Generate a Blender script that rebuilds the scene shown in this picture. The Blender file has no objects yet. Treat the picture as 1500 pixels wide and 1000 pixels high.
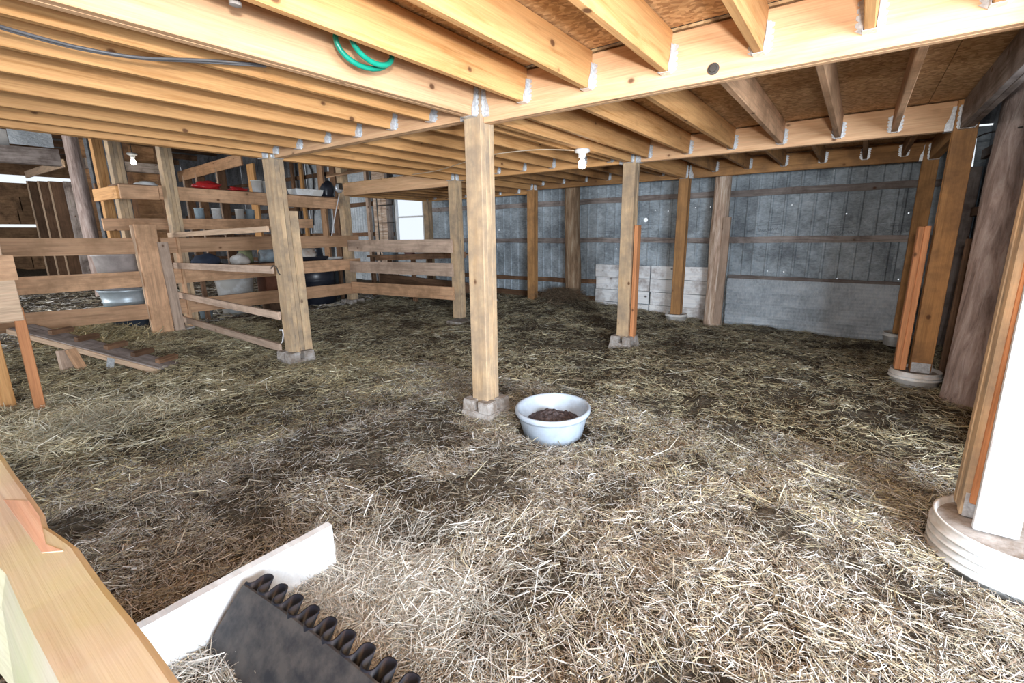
import bpy, bmesh, math, random
import numpy as np
from mathutils import Vector, Matrix, noise

C = bpy.context.scene
COL = C.collection
random.seed(7)
rng = np.random.default_rng(7)

# ------------------------------------------------------------------ camera, sky, light, exposure
FPX, PITCH, YAW, ROLL = 687.0, .2262, -.6288, -.0123
EYE = Vector((0, 0, 1.18))
_cy, _sy, _cp, _sp = math.cos(YAW), math.sin(YAW), math.cos(PITCH), math.sin(PITCH)
CF = Vector((_sy*_cp, _cy*_cp, -_sp)); _R = Vector((_cy, -_sy, 0)); _U = _R.cross(CF)
CR = _R*math.cos(ROLL) + _U*math.sin(ROLL); CU = -_R*math.sin(ROLL) + _U*math.cos(ROLL)
cam = bpy.data.objects.new('camera', bpy.data.cameras.new('camera')); COL.objects.link(cam)
cam.data.lens = FPX/1500*36; cam.data.sensor_width = 36; cam.data.clip_start = .02
m = Matrix((CR, CU, -CF)).transposed().to_4x4(); m.translation = EYE
cam.matrix_world = m
C.camera = cam

world = bpy.data.worlds.new('overcast'); C.world = world; world.use_nodes = True
wn = world.node_tree.nodes; wl = world.node_tree.links
bg = wn['Background']; bg.inputs['Color'].default_value = (.88, .94, 1, 1); bg.inputs['Strength'].default_value = .7

def area(name, loc, target, sx, sy, power, color=(1, 1, 1)):
    l = bpy.data.lights.new(name, 'AREA'); l.shape = 'RECTANGLE'; l.size = sx; l.size_y = sy
    l.energy = power; l.color = color
    o = bpy.data.objects.new(name, l); COL.objects.link(o); o.location = loc
    o.rotation_euler = (Vector(target)-Vector(loc)).to_track_quat('-Z', 'Y').to_euler()
    return o
def point(name, loc, power, color, r=.03):
    l = bpy.data.lights.new(name, 'POINT'); l.energy = power; l.color = color; l.shadow_soft_size = r
    o = bpy.data.objects.new(name, l); COL.objects.link(o); o.location = loc; return o
# daylight through the open doorway to the right of and behind the camera
area('doorway_daylight', (2.4, -.45, 1.05), (-2.2, 2.6, .85), 1.8, 1.5, 400, (.80, .90, 1))
# the photographer's flash, just above the lens
fl = area('camera_flash', (.08, -.02, 1.40), (-2.6, 4.4, 3.6), .10, .06, 40, (1, .96, .91)); fl.data.spread = math.radians(150)
# added fill light for the old barn on the left, from an unseen side
area('barn_fill_light', (-10.5, -2.6, 1.4), (-9.5, 4, .9), 3.5, 2.2, 210, (1, .98, .95))

C.view_settings.view_transform = 'Standard'; C.view_settings.look = 'None'
C.view_settings.gamma = 1; C.view_settings.exposure = .62

# ------------------------------------------------------------------ projection helpers: a pixel of the photo onto a plane of the barn
def ray(u, v): return CF + CR*((u-750)/FPX) - CU*((v-500)/FPX)
def YP(u, v, Y): d = ray(u, v); return EYE + d*((Y-EYE.y)/d.y)
def XP(u, v, X): d = ray(u, v); return EYE + d*((X-EYE.x)/d.x)
def ZP(u, v, Z): d = ray(u, v); return EYE + d*((Z-EYE.z)/d.z)

# ------------------------------------------------------------------ materials
def newmat(name):
    m = bpy.data.materials.new(name); m.use_nodes = True
    nt = m.node_tree; b = nt.nodes['Principled BSDF']
    return m, nt, b
def N(nt, t, **kw):
    n = nt.nodes.new(t)
    for k, v in kw.items():
        if k in n.inputs: n.inputs[k].default_value = v
        else: setattr(n, k, v)
    return n
def ramp(nt, stops):
    r = nt.nodes.new('ShaderNodeValToRGB'); e = r.color_ramp.elements
    e[0].position, e[0].color = stops[0][0], (*stops[0][1], 1)
    e[1].position, e[1].color = stops[-1][0], (*stops[-1][1], 1)
    for p, c in stops[1:-1]:
        x = e.new(p); x.color = (*c, 1)
    return r
def mixc(nt, fac, a, b, mode='MIX'):
    n = nt.nodes.new('ShaderNodeMix'); n.data_type = 'RGBA'; n.blend_type = mode
    for sock, val in ((0, fac), (6, a), (7, b)):
        if isinstance(val, bpy.types.NodeSocket): nt.links.new(val, n.inputs[sock])
        elif isinstance(val, (int, float)): n.inputs[sock].default_value = val
        else: n.inputs[sock].default_value = (*val, 1)
    return n.outputs[2]
def coords(nt, scale=(1, 1, 1), rand=True, src='Object'):
    tc = nt.nodes.new('ShaderNodeTexCoord'); out = tc.outputs[src]
    if rand:
        oi = nt.nodes.new('ShaderNodeObjectInfo')
        mu = N(nt, 'ShaderNodeMath', operation='MULTIPLY'); mu.inputs[1].default_value = 61.7
        nt.links.new(oi.outputs['Random'], mu.inputs[0])
        ad = N(nt, 'ShaderNodeVectorMath', operation='ADD')
        nt.links.new(out, ad.inputs[0]); nt.links.new(mu.outputs[0], ad.inputs[1]); out = ad.outputs[0]
    mp = N(nt, 'ShaderNodeMapping'); mp.inputs['Scale'].default_value = scale
    nt.links.new(out, mp.inputs['Vector']); return mp.outputs[0]
def noise_tex(nt, vec, scale, detail=4, rough=.55, dist=0):
    n = N(nt, 'ShaderNodeTexNoise'); n.inputs['Scale'].default_value = scale; n.inputs['Detail'].default_value = detail
    n.inputs['Roughness'].default_value = rough; n.inputs['Distortion'].default_value = dist
    nt.links.new(vec, n.inputs['Vector']); return n.outputs['Fac']
def bump(nt, b, h, strength=.3, dist=.01):
    n = N(nt, 'ShaderNodeBump'); n.inputs['Strength'].default_value = strength; n.inputs['Distance'].default_value = dist
    nt.links.new(h, n.inputs['Height']); nt.links.new(n.outputs[0], b.inputs['Normal'])
def mul(c, k): return tuple(min(1, x*k) for x in c)

def wood(name, base, dark=None, knot=(.10, .04, .018), dirt=None, dirt_amt=0, knots=True, rough=.7, grain=1.0, var=.25):
    m, nt, b = newmat(name)
    dark = dark or mul(base, .62)
    v = coords(nt, (.7, 9, 9)); g = noise_tex(nt, v, 3.2*grain, 5, .6, .5)
    r = ramp(nt, [(.3, dark), (.48, mul(base, .95)), (.7, mul(base, 1.12))]); nt.links.new(g, r.inputs[0])
    v2 = coords(nt, (1.5, 70, 70)); g2 = noise_tex(nt, v2, 2.5, 3)
    c = mixc(nt, .35, r.outputs[0], g2, 'OVERLAY')
    # board-to-board tone
    oi = nt.nodes.new('ShaderNodeObjectInfo')
    mr = N(nt, 'ShaderNodeMapRange'); nt.links.new(oi.outputs['Random'], mr.inputs[0])
    mr.inputs[3].default_value = 1-var; mr.inputs[4].default_value = 1+var*.4
    hs = N(nt, 'ShaderNodeHueSaturation'); nt.links.new(mr.outputs[0], hs.inputs['Value']); nt.links.new(c, hs.inputs['Color'])
    c = hs.outputs[0]
    if knots:
        vk = coords(nt, (2.6, 3.6, 3.6)); vo = N(nt, 'ShaderNodeTexVoronoi'); vo.inputs['Scale'].default_value = 1.6
        nt.links.new(vk, vo.inputs['Vector'])
        mk = ramp(nt, [(.06, (.9, .9, .9)), (.085, (.55, .55, .55)), (.10, (.15, .15, .15)), (.19, (0, 0, 0))]); nt.links.new(vo.outputs['Distance'], mk.inputs[0])
        c = mixc(nt, mk.outputs[0], c, knot)
    if dirt:
        vd = coords(nt, (2.5, 2.5, 2.5)); d = noise_tex(nt, vd, 1.6, 6, .65)
        md = ramp(nt, [(.5-.2*dirt_amt, (0, 0, 0)), (.78-.2*dirt_amt, (1, 1, 1))]); nt.links.new(d, md.inputs[0])
        c = mixc(nt, md.outputs[0], c, dirt)
    nt.links.new(c, b.inputs['Base Color']); b.inputs['Roughness'].default_value = rough
    b.inputs['Specular IOR Level'].default_value = .25
    bump(nt, b, g2, .25, .003)
    return m
def plain(name, base, rough=.5, metal=0, blotch=None, bscale=8, amt=.5, bmp=0, spec=.5):
    m, nt, b = newmat(name)
    v = coords(nt, (1, 1, 1)); g = noise_tex(nt, v, bscale, 6, .65)
    bl = blotch or mul(base, .7)
    r = ramp(nt, [(.5-.25*amt, bl), (.62, base)]); nt.links.new(g, r.inputs[0])
    nt.links.new(r.outputs[0], b.inputs['Base Color']); b.inputs['Roughness'].default_value = rough
    b.inputs['Metallic'].default_value = metal; b.inputs['Specular IOR Level'].default_value = spec
    if bmp: bump(nt, b, g, bmp, .01)
    return m
def glow(name, color, strength):
    m, nt, b = newmat(name)
    b.inputs['Base Color'].default_value = (*color, 1); b.inputs['Emission Color'].default_value = (*color, 1)
    b.inputs['Emission Strength'].default_value = strength; return m

PINE = wood('pine_joist', (.63, .34, .14), dark=(.46, .22, .075), var=.22)
PINE_PALE = wood('pine_beam', (.68, .42, .24), dark=(.58, .33, .17), var=.08)
POSTW = wood('post_pine', (.62, .44, .27), dark=(.50, .33, .18), dirt=(.27, .21, .155), dirt_amt=.55, var=.2)
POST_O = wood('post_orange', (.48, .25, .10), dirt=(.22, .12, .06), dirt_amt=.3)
ORANGE = wood('cedar_toned_board', (.62, .27, .12), knots=True, var=.15)
FENCE = wood('fence_board', (.62, .37, .22), dirt=(.34, .20, .11), dirt_amt=.25, var=.25)
FENCE_G = wood('weathered_fence_board', (.54, .40, .31), dirt=(.33, .23, .17), dirt_amt=.25)
GREYW = wood('old_grey_wood', (.36, .31, .29), dark=(.15, .12, .10), dirt=(.12, .09, .08), dirt_amt=.4, var=.4)
BROWNW = wood('old_brown_wood', (.26, .145, .085), dark=(.12, .065, .035), dirt=(.09, .05, .03), dirt_amt=.4, var=.5)
BARNW = wood('barn_siding', (.52, .30, .16), dark=(.28, .14, .07), dirt=(.16, .09, .05), dirt_amt=.45, var=.4)
RAILW = wood('mossy_rail', (.58, .49, .38), dark=(.53, .43, .33), dirt=(.50, .48, .27), dirt_amt=.5, knots=False, var=.02, grain=.5)
WHITEW = wood('whitewashed_board', (.78, .81, .84), dark=(.70, .72, .74), dirt=(.55, .50, .48), dirt_amt=0, knots=False, var=.06)
PANELW = wood('painted_plank', (.92, .94, .97), dark=(.72, .74, .77), dirt=(.22, .16, .14), dirt_amt=.12, knots=True, knot=(.07, .05, .05), var=.1)
ENDW = wood('end_grain', (.68, .48, .33), knots=False)

GALV = plain('galvanised_steel', (.70, .73, .76), .35, .45, (.45, .47, .50), 60)
RUST = plain('dark_steel', (.09, .085, .08), .5, .6)
CONC = plain('concrete', (.42, .39, .37), .9, 0, (.22, .18, .15), 14, .5, .5, .2)
WHITEP = plain('white_plastic', (.82, .83, .84), .4, 0, (.60, .58, .55), 5, .2)
GREYP = plain('grey_rubber_pan', (.46, .54, .64), .45, 0, (.36, .40, .46), 5, .4)
BLACKP = plain('black_plastic', (.010, .012, .020), .36, 0, (.022, .025, .036), 5)
RUBBER = plain('dusty_black_rubber', (.075, .066, .062), .6, 0, (.018, .018, .023), 16, .6, .15)
GREEN = plain('green_hose', (.01, .30, .20), .35)
CABLE = plain('grey_cable', (.13, .125, .13), .5)
CREAM = plain('cream_cable', (.65, .52, .38), .5)
PORC = plain('porcelain', (.8, .8, .8), .3)
RED = plain('red_plastic', (.45, .02, .02), .4)
BLUEG = plain('blue_grey_plastic', (.35, .45, .52), .5, 0, (.2, .22, .24), 6)
FEED = plain('feed_mash', (.17, .14, .145), .95, 0, (.06, .045, .045), 45, .6, .8, .1)
STRING = plain('white_cord', (.75, .75, .78), .6)

def mk_osb():
    m, nt, b = newmat('oriented_strand_board')
    v = coords(nt, (1, 1, 1), rand=False); nz = N(nt, 'ShaderNodeTexNoise'); nz.inputs['Scale'].default_value = 9
    nt.links.new(v, nz.inputs['Vector'])
    ad = N(nt, 'ShaderNodeVectorMath', operation='MULTIPLY_ADD'); nt.links.new(nz.outputs['Color'], ad.inputs[0]); ad.inputs[1].default_value = (.06, .06, .06)
    nt.links.new(v, ad.inputs[2])
    mp = N(nt, 'ShaderNodeMapping'); mp.inputs['Scale'].default_value = (40, 62, 40); nt.links.new(ad.outputs[0], mp.inputs[0])
    vo = N(nt, 'ShaderNodeTexVoronoi'); nt.links.new(mp.outputs[0], vo.inputs['Vector']); vo.inputs['Scale'].default_value = 1
    r = ramp(nt, [(0, (.34, .18, .08)), (.35, (.54, .32, .15)), (.7, (.72, .48, .26)), (1, (.42, .23, .10))])
    sp = N(nt, 'ShaderNodeSeparateColor'); nt.links.new(vo.outputs['Color'], sp.inputs[0]); nt.links.new(sp.outputs[0], r.inputs[0])
    nt.links.new(r.outputs[0], b.inputs['Base Color']); b.inputs['Roughness'].default_value = .8
    return m
OSB = mk_osb()
def mk_foil(name='foil_faced_sheet', base=(.50, .57, .63), dark=(.20, .23, .26), metal=.35):
    m, nt, b = newmat(name)
    v = coords(nt, (1, 1, 1)); g = noise_tex(nt, v, 2.2, 7, .7)
    v2 = coords(nt, (6, 6, 14)); g2 = noise_tex(nt, v2, 3, 6, .75)
    r = ramp(nt, [(.36, dark), (.60, base)]); nt.links.new(g, r.inputs[0])
    c = mixc(nt, .8, r.outputs[0], g2, 'OVERLAY')
    nt.links.new(c, b.inputs['Base Color']); b.inputs['Metallic'].default_value = metal; b.inputs['Roughness'].default_value = .5
    bump(nt, b, g2, .6, .03); return m
FOIL = mk_foil()
METAL_D = mk_foil('weathered_corrugated_steel', (.24, .25, .27), (.09, .09, .10), .4)
METAL_L = mk_foil('pale_corrugated_steel', (.64, .70, .76), (.40, .45, .50), .2)

def mk_bark(name, a, b_, c_):
    m, nt, b = newmat(name)
    v = coords(nt, (14, 14, 1.3)); g = noise_tex(nt, v, 1.6, 8, .7, .6)
    r = ramp(nt, [(.3, a), (.5, b_), (.68, c_)]); nt.links.new(g, r.inputs[0])
    v2 = coords(nt, (2, 2, 1)); g2 = noise_tex(nt, v2, 3, 4); c = mixc(nt, .5, r.outputs[0], g2, 'OVERLAY')
    nt.links.new(c, b.inputs['Base Color']); b.inputs['Roughness'].default_value = .9; b.inputs['Specular IOR Level'].default_value = .15
    bump(nt, b, g, .8, .02); return m
BARK = mk_bark('grey_bark', (.18, .13, .115), (.40, .31, .28), (.56, .48, .45))
BARK_P = mk_bark('peeled_log', (.22, .13, .08), (.58, .43, .33), (.86, .76, .68))
BARK_B = mk_bark('brown_bark', (.11, .07, .045), (.33, .22, .14), (.52, .42, .31))

def mk_floor():
    m, nt, b = newmat('trodden_bedding')
    v = coords(nt, (1, 1, 1), rand=False)
    g = noise_tex(nt, v, 1.7, 8, .62); g2 = noise_tex(nt, v, 42, 8, .7)
    r = ramp(nt, [(.36, (.022, .016, .013)), (.52, (.06, .045, .034)), (.70, (.12, .095, .07))]); nt.links.new(g, r.inputs[0])
    r2 = ramp(nt, [(.36, (.03, .024, .02)), (.6, (.22, .18, .125))]); nt.links.new(g2, r2.inputs[0])
    c = mixc(nt, .55, r.outputs[0], r2.outputs[0])
    nt.links.new(c, b.inputs['Base Color']); b.inputs['Roughness'].default_value = .85; b.inputs['Specular IOR Level'].default_value = .2
    bump(nt, b, g2, .9, .03); return m
FLOORM = mk_floor()
def mk_straw():
    m, nt, b = newmat('straw_stalks')
    a = N(nt, 'ShaderNodeAttribute'); a.attribute_name = 'tint'
    nt.links.new(a.outputs['Color'], b.inputs['Base Color']); b.inputs['Roughness'].default_value = .55
    b.inputs['Specular IOR Level'].default_value = .35
    return m
STRAWM = mk_straw()
def mk_glass():
    m, nt, b = newmat('window_glass')
    b.inputs['Base Color'].default_value = (.95, .97, 1, 1); b.inputs['Roughness'].default_value = .05
    b.inputs['Transmission Weight'].default_value = 1; b.inputs['IOR'].default_value = 1.02
    return m
GLASS = mk_glass()
BULB = glow('lit_bulb', (1, .93, .8), 14)

# ------------------------------------------------------------------ object helpers
WM = {}          # world matrices
def _place(o, W, parent):
    WM[o.name] = W.copy()
    if parent is not None:
        o.parent = parent; o.matrix_basis = WM[parent.name].inverted() @ W
    else: o.matrix_basis = W
def tag(o, label=None, cat=None, group=None, kind=None):
    if label: o['label'] = label
    if cat: o['category'] = cat
    if group: o['group'] = group
    if kind: o['kind'] = kind
    return o
def empty(name, loc, label=None, cat=None, group=None, kind=None, parent=None):
    o = bpy.data.objects.new(name, None); COL.objects.link(o); o.empty_display_size = .1
    _place(o, Matrix.Translation(Vector(loc)), parent); return tag(o, label, cat, group, kind)
def link(name, me, mat, parent=None, W=Matrix(), smooth=False):
    o = bpy.data.objects.new(name, me); COL.objects.link(o)
    if mat and not me.materials: me.materials.append(mat)
    if smooth:
        for p in me.polygons: p.use_smooth = True
    _place(o, W, parent); return o
def bm_mesh(bm, name='m'):
    me = bpy.data.meshes.new(name); bm.to_mesh(me); bm.free(); return me
def add_box(bm, c, s, rot=None):
    M = Matrix.Translation(Vector(c))
    if rot is not None: M = M @ rot.to_4x4()
    r = bmesh.ops.create_cube(bm, size=1, matrix=M @ Matrix.Diagonal((*s, 1)))
    return r['verts']
def frame(a, b, up=(0, 0, 1)):
    a, b, up = Vector(a), Vector(b), Vector(up); x = (b-a).normalized()
    z = (up - x*up.dot(x))
    if z.length < 1e-4: z = Vector((0, 1, 0))
    z.normalize(); y = z.cross(x)
    M = Matrix((x, y, z)).transposed().to_4x4(); M.translation = (a+b)/2; return M
_boxcache = {}
def board(name, a, b, w, t, mat, parent=None, up=(0, 0, 1), bev=.004, rough=0):
    """a plank from a to b; w along up, t across"""
    L = (Vector(b)-Vector(a)).length; key = (round(L, 3), w, t, mat.name, bev)
    if rough or key not in _boxcache:
        bm = bmesh.new(); add_box(bm, (0, 0, 0), (L, t, w))
        if rough:
            es = [e for e in bm.edges if abs(e.verts[0].co.x-e.verts[1].co.x) > L*.5]
            bmesh.ops.subdivide_edges(bm, edges=es, cuts=max(2, int(L/.15)), use_grid_fill=True)
            for vv in bm.verts:
                vv.co.z += rough*noise.noise(Vector((vv.co.x*2.3+w*50, vv.co.z*8, t*77+a[0])))
                vv.co.y += rough*.4*noise.noise(Vector((vv.co.x*2, 9, a[1])))
        elif bev: bmesh.ops.bevel(bm, geom=bm.edges[:], offset=min(bev, t*.3, w*.3), segments=1, affect='EDGES')
        me = bm_mesh(bm, name)
        if not rough: _boxcache[key] = me
    else: me = _boxcache[key]
    return link(name, me, mat, parent, frame(a, b, up))
def tube(pts, r, seg=8, closed=False, caps=True):
    bm = bmesh.new(); pts = [Vector(p) for p in pts]; n = len(pts); rings = []
    rs = r if isinstance(r, (list, tuple)) else [r]*n
    prev = None
    for i, p in enumerate(pts):
        if closed: d = pts[(i+1) % n]-pts[i-1]
        else: d = pts[min(i+1, n-1)]-pts[max(i-1, 0)]
        d.normalize()
        ref = prev if prev is not None else (Vector((0, 0, 1)) if abs(d.z) < .9 else Vector((1, 0, 0)))
        u = (ref - d*ref.dot(d)).normalized(); prev = u; v = d.cross(u)
        rings.append([bm.verts.new(p+(u*math.cos(2*math.pi*k/seg)+v*math.sin(2*math.pi*k/seg))*rs[i]) for k in range(seg)])
    for i in range(n if closed else n-1):
        A, B = rings[i], rings[(i+1) % n]
        for k in range(seg): bm.faces.new((A[k], A[(k+1) % seg], B[(k+1) % seg], B[k]))
    if not closed and caps: bm.faces.new(rings[0][::-1]); bm.faces.new(rings[-1])
    return bm
def lathe(prof, seg=48, sx=1, sy=1):
    bm = bmesh.new(); rings = []
    for r, z in prof: rings.append([bm.verts.new((max(r, 1e-4)*math.cos(2*math.pi*k/seg)*sx, max(r, 1e-4)*math.sin(2*math.pi*k/seg)*sy, z)) for k in range(seg)])
    for A, B in zip(rings, rings[1:]):
        for k in range(seg): bm.faces.new((A[k], A[(k+1) % seg], B[(k+1) % seg], B[k]))
    bm.faces.new(rings[0][::-1]); bm.faces.new(rings[-1])
    return bm
T = Matrix.Translation

# numpy value noise
_lat = rng.random((256, 256))
def vn(x, y, s, o=0):
    x = np.asarray(x)*s+o*17.3+1000; y = np.asarray(y)*s+o*7.7+1000
    xi = np.floor(x).astype(int); yi = np.floor(y).astype(int); fx = x-xi; fy = y-yi
    fx = fx*fx*(3-2*fx); fy = fy*fy*(3-2*fy)
    g = lambda a, b: _lat[a % 256, b % 256]
    return (g(xi, yi)*(1-fx)+g(xi+1, yi)*fx)*(1-fy)+(g(xi, yi+1)*(1-fx)+g(xi+1, yi+1)*fx)*fy
def sstep(a, b, x): t = np.clip((np.asarray(x)-a)/(b-a), 0, 1); return t*t*(3-2*t)
PAN = (-1.475, 2.475)
CLODS_SHADE = [(ZP(u, v, -.09).x, ZP(u, v, -.09).y, r) for u, v, r in ((1130, 775, .17), (1050, 590, .16), (400, 700, .2), (320, 825, .12), (1330, 880, .14), (650, 500, .25), (560, 560, .22), (1010, 690, .14))]  # muck clods; the spot behind the white board paints that board's shadow
def gh(x, y):
    x = np.asarray(x, float); y = np.asarray(y, float)
    back = sstep(4.2, 7.2, y)
    z = -.085 + back*(.10 - .20*sstep(-5.5, .4, x))
    z = z + .07*sstep(-4.4, -7.0, x) + .25*sstep(-9, -20, x)
    z = z + .05*(vn(x, y, 1.3)-.5) + .055*(vn(x, y, 3.7, 1)-.5) + .03*(vn(x, y, 9, 2)-.5) + .016*(vn(x, y, 22, 3)-.5)
    for hx, hy, hr, hh in ((-3.95, 6.95, .42, .20), (-7.7, 1.4, .5, .12), (-6.3, 2.9, .7, .06), (-1.95, -.15, .8, .05), (-1.1, .5, .25, .04)):
        z = z + hh*np.exp(-((x-hx)**2+(y-hy)**2)/hr**2)
    for cx, cy, r in CLODS_SHADE: z = z + .05*np.exp(-((x-cx)**2+(y-cy)**2)/(r*1.1)**2)*(vn(x, y, 16, 11)-.35+.7*(vn(x, y, 33, 12)-.5))
    d = np.hypot(x-PAN[0], y-PAN[1]); w = 1-sstep(.16, .34, d); z = z*(1-w)+(-.115)*w
    return z
def muck_shade(x, y):
    m_ = sstep(.50, .72, .38*vn(x, y, .9, 5)+.62*vn(x, y, 3.4, 6))
    for cx, cy, r in CLODS_SHADE: m_ = np.maximum(m_, 1.25*np.exp(-((x-cx)**2+(y-cy)**2)/r**2)*sstep(.25, .6, vn(x, y, 9, 8)))
    return np.minimum(m_, 1)
def G(x, y): return float(gh(x, y))

# ------------------------------------------------------------------ grid of the post-and-beam mezzanine
XK, XL, X0, XR = -7.1, -4.58, -2.05, .535
YA, YB, YC = 2.49, 5.01, 6.94
BZ0, BZ1, OZ = 1.888, 2.092, 2.104
JZ0, JZ1 = 1.915, 2.10
YN = -.10            # near end of the joists, above the camera

# floor ------------------------------------------------------------
xs = np.concatenate([np.arange(-24, -9, .3), np.arange(-9, 1.5, .04), np.arange(1.5, 16, .8)])
ys = np.concatenate([np.arange(-14, -.6, .6), np.arange(-.6, 7.45, .04), [7.5, 8.2]])
gx, gy = np.meshgrid(xs, ys); gz = gh(gx, gy)
vts = np.stack([gx.ravel(), gy.ravel(), gz.ravel()], 1)
nx, ny = len(xs), len(ys); ii, jj = np.meshgrid(np.arange(nx-1), np.arange(ny-1))
a = (jj*nx+ii).ravel(); fcs = np.stack([a, a+1, a+nx+1, a+nx], 1)
def np_mesh(name, v, f, smooth=True):
    me = bpy.data.meshes.new(name); k = f.shape[1]
    me.vertices.add(len(v)); me.vertices.foreach_set('co', v.astype(np.float32).ravel())
    me.loops.add(f.size); me.loops.foreach_set('vertex_index', f.astype(np.int32).ravel())
    me.polygons.add(len(f)); me.polygons.foreach_set('loop_start', np.arange(0, f.size, k, dtype=np.int32))
    me.polygons.foreach_set('use_smooth', np.full(len(f), smooth)); me.update(calc_edges=True); return me
tag(link('floor', np_mesh('floor', vts, fcs), FLOORM), kind='structure')

# ceiling: the mezzanine as seen from below ------------------------------------------------------------
ceil = empty('ceiling', (X0, YA, 2.1), kind='structure')
def hanger_mesh(w, h, fl=.034):
    bm = bmesh.new(); t = .0025
    def poly(pts, n):
        vs = [bm.verts.new(p) for p in pts]; f = bm.faces.new(vs)
        e = bmesh.ops.extrude_face_region(bm, geom=[f]); bmesh.ops.translate(bm, vec=Vector(n)*t, verts=[q for q in e['geom'] if isinstance(q, bmesh.types.BMVert)])
    for s in (-1, 1):
        x = s*(w/2+.001)
        poly([(x, -.05, 0), (x, -.002, 0), (x, -.002, h), (x, -.022, h), (x, -.028, h*.6), (x, -.05, h*.25)], (s, 0, 0))
        pts = [(x, -.001, -.002)]; nt_ = 5
        for i in range(nt_):
            z0 = h*i/nt_; pts += [(x+s*(fl if i else fl*.4), -.001, z0+h/nt_*.15), (x+s*fl, -.001, z0+h/nt_*.62), (x+s*fl*.6, -.001, z0+h/nt_*.8)]
        pts += [(x+s*.012, -.001, h), (x, -.001, h)]
        poly(pts if s < 0 else pts[::-1], (0, -1, 0))
    poly([(-w/2-.003, -.05, -.001), (w/2+.003, -.05, -.001), (w/2+.003, 0, -.001), (-w/2-.003, 0, -.001)], (0, 0, -1))
    bmesh.ops.recalc_face_normals(bm, faces=bm.faces[:]); me = bm_mesh(bm, 'joist_hanger'); me.materials.append(GALV); return me
HJ, HB = hanger_mesh(.040, .125, .028), hanger_mesh(.080, .165, .017)
def joist(x, y0, y1, z0=JZ0, z1=JZ1, mat=PINE, hang=True, t=.038):
    j = board('joist', (x, y0, (z0+z1)/2), (x, y1, (z0+z1)/2), z1-z0, t, mat, ceil)
    if hang: link('joist_hanger', HJ, None, j, T((x, y1, z0)))
    return j
# joists of the near bay: right and left of the middle post
bt = .076
YAn, YBn, YCn = YA-bt/2, YB-bt/2, YC-bt/2
for x in (-1.67, -1.26, -.845, -.445, -.065, .285): joist(x, YN, YAn)
for x in (-2.42, -2.81, -3.215, -3.615, -4.03, -4.42): joist(x, YN, YAn)
for x in (-1.86, -1.46, -1.06, -.66, -.245, .12): joist(x, YA+bt/2, YBn, mat=PINE if x < -.9 else FENCE)  # right-hand joists in duller wood, putting the front beam's shade into their colour
for x in (-2.27, -2.6, -3.0, -3.41, -3.8, -4.2): joist(x, YA+bt/2, YBn)
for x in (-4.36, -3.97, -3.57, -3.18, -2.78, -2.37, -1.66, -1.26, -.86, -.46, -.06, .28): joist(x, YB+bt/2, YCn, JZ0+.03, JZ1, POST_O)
def beam(a, b, z0=BZ0, z1=BZ1, mat=PINE_PALE, t=bt, n=2, dip=0):
    zc = (z0+z1)/2; A = Vector((a[0], a[1], zc-dip)); B = Vector((b[0], b[1], zc)); d = (B-A).normalized(); s = Vector((-d.y, d.x, 0))
    o = None
    for k in range(n):
        off = s*(t/n)*(k-(n-1)/2); o2 = board('beam', A+off, B+off, z1-z0, t/n-.001, mat, ceil, bev=.003); o = o or o2
    return o
PW = .136
h = PW/2
b1 = beam((XL+h, YA), (X0-h, YA)); b2 = beam((X0+h, YA), (XR-h, YA), 1.852, 2.088); beam((XR+h, YA), (2.6, YA), 1.852, 2.088)
b3 = beam((XL+h, YB), (X0-h, YB), mat=PINE); b4 = beam((X0+h, YB), (XR-h, YB), mat=PINE_PALE)
b5 = beam((XL+h, YC), (X0-h, YC), mat=POST_O); b6 = beam((X0+h, YC), (XR-h, YC), mat=POST_O)
cols = {}
for x in (XL, X0, XR):
    mt = PINE_PALE if x == X0 else PINE
    cols[x, 0] = beam((x, YN), (x, YA-h), mat=mt, dip=.03 if x == X0 else 0); cols[x, 1] = beam((x, YA+h), (x, YB-h), mat=GREYW if x == XR else PINE); cols[x, 2] = beam((x, YB+h), (x, YC-h), mat=PINE)  # right mid-bay beam in dark grey wood, painting the shade there
beam((XL-.1, YN-.04), (2.6, YN-.04), mat=PINE)
# beams hung on the posts
for (x, i), o in cols.items():
    y = (YA, YB, YC)[i]; link('beam_hanger', HB, None, o, T((x, y-h, BZ0)))
for o, x, y, s in ((b2, X0, YA, 1), (b1, X0, YA, -1), (b1, XL, YA, 1), (b3, XL, YB, 1), (b3, X0, YB, -1), (b4, X0, YB, 1), (b4, XR, YB, -1), (b2, XR, YA, -1), (b6, X0, YC, 1), (b6, XR, YC, -1), (b5, XL, YC, 1)):
    link('beam_hanger', HB, None, o, T((x+s*h, y, BZ0)) @ Matrix.Rotation(math.pi/2*s, 4, 'Z'))
# lower platform left of the third bay
LZ0, LZ1 = 1.825, 2.015
beam((XK+h, YB), (XL-h, YB), LZ0, LZ1, PINE_PALE); beam((XK+h, YC), (XL-h, YC), LZ0, LZ1, PINE)
for i in range(6):
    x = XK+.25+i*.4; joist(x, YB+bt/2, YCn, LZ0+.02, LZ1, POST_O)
beam((XK, YB+h), (XK, YC-h), LZ0, LZ1, PINE)
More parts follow.
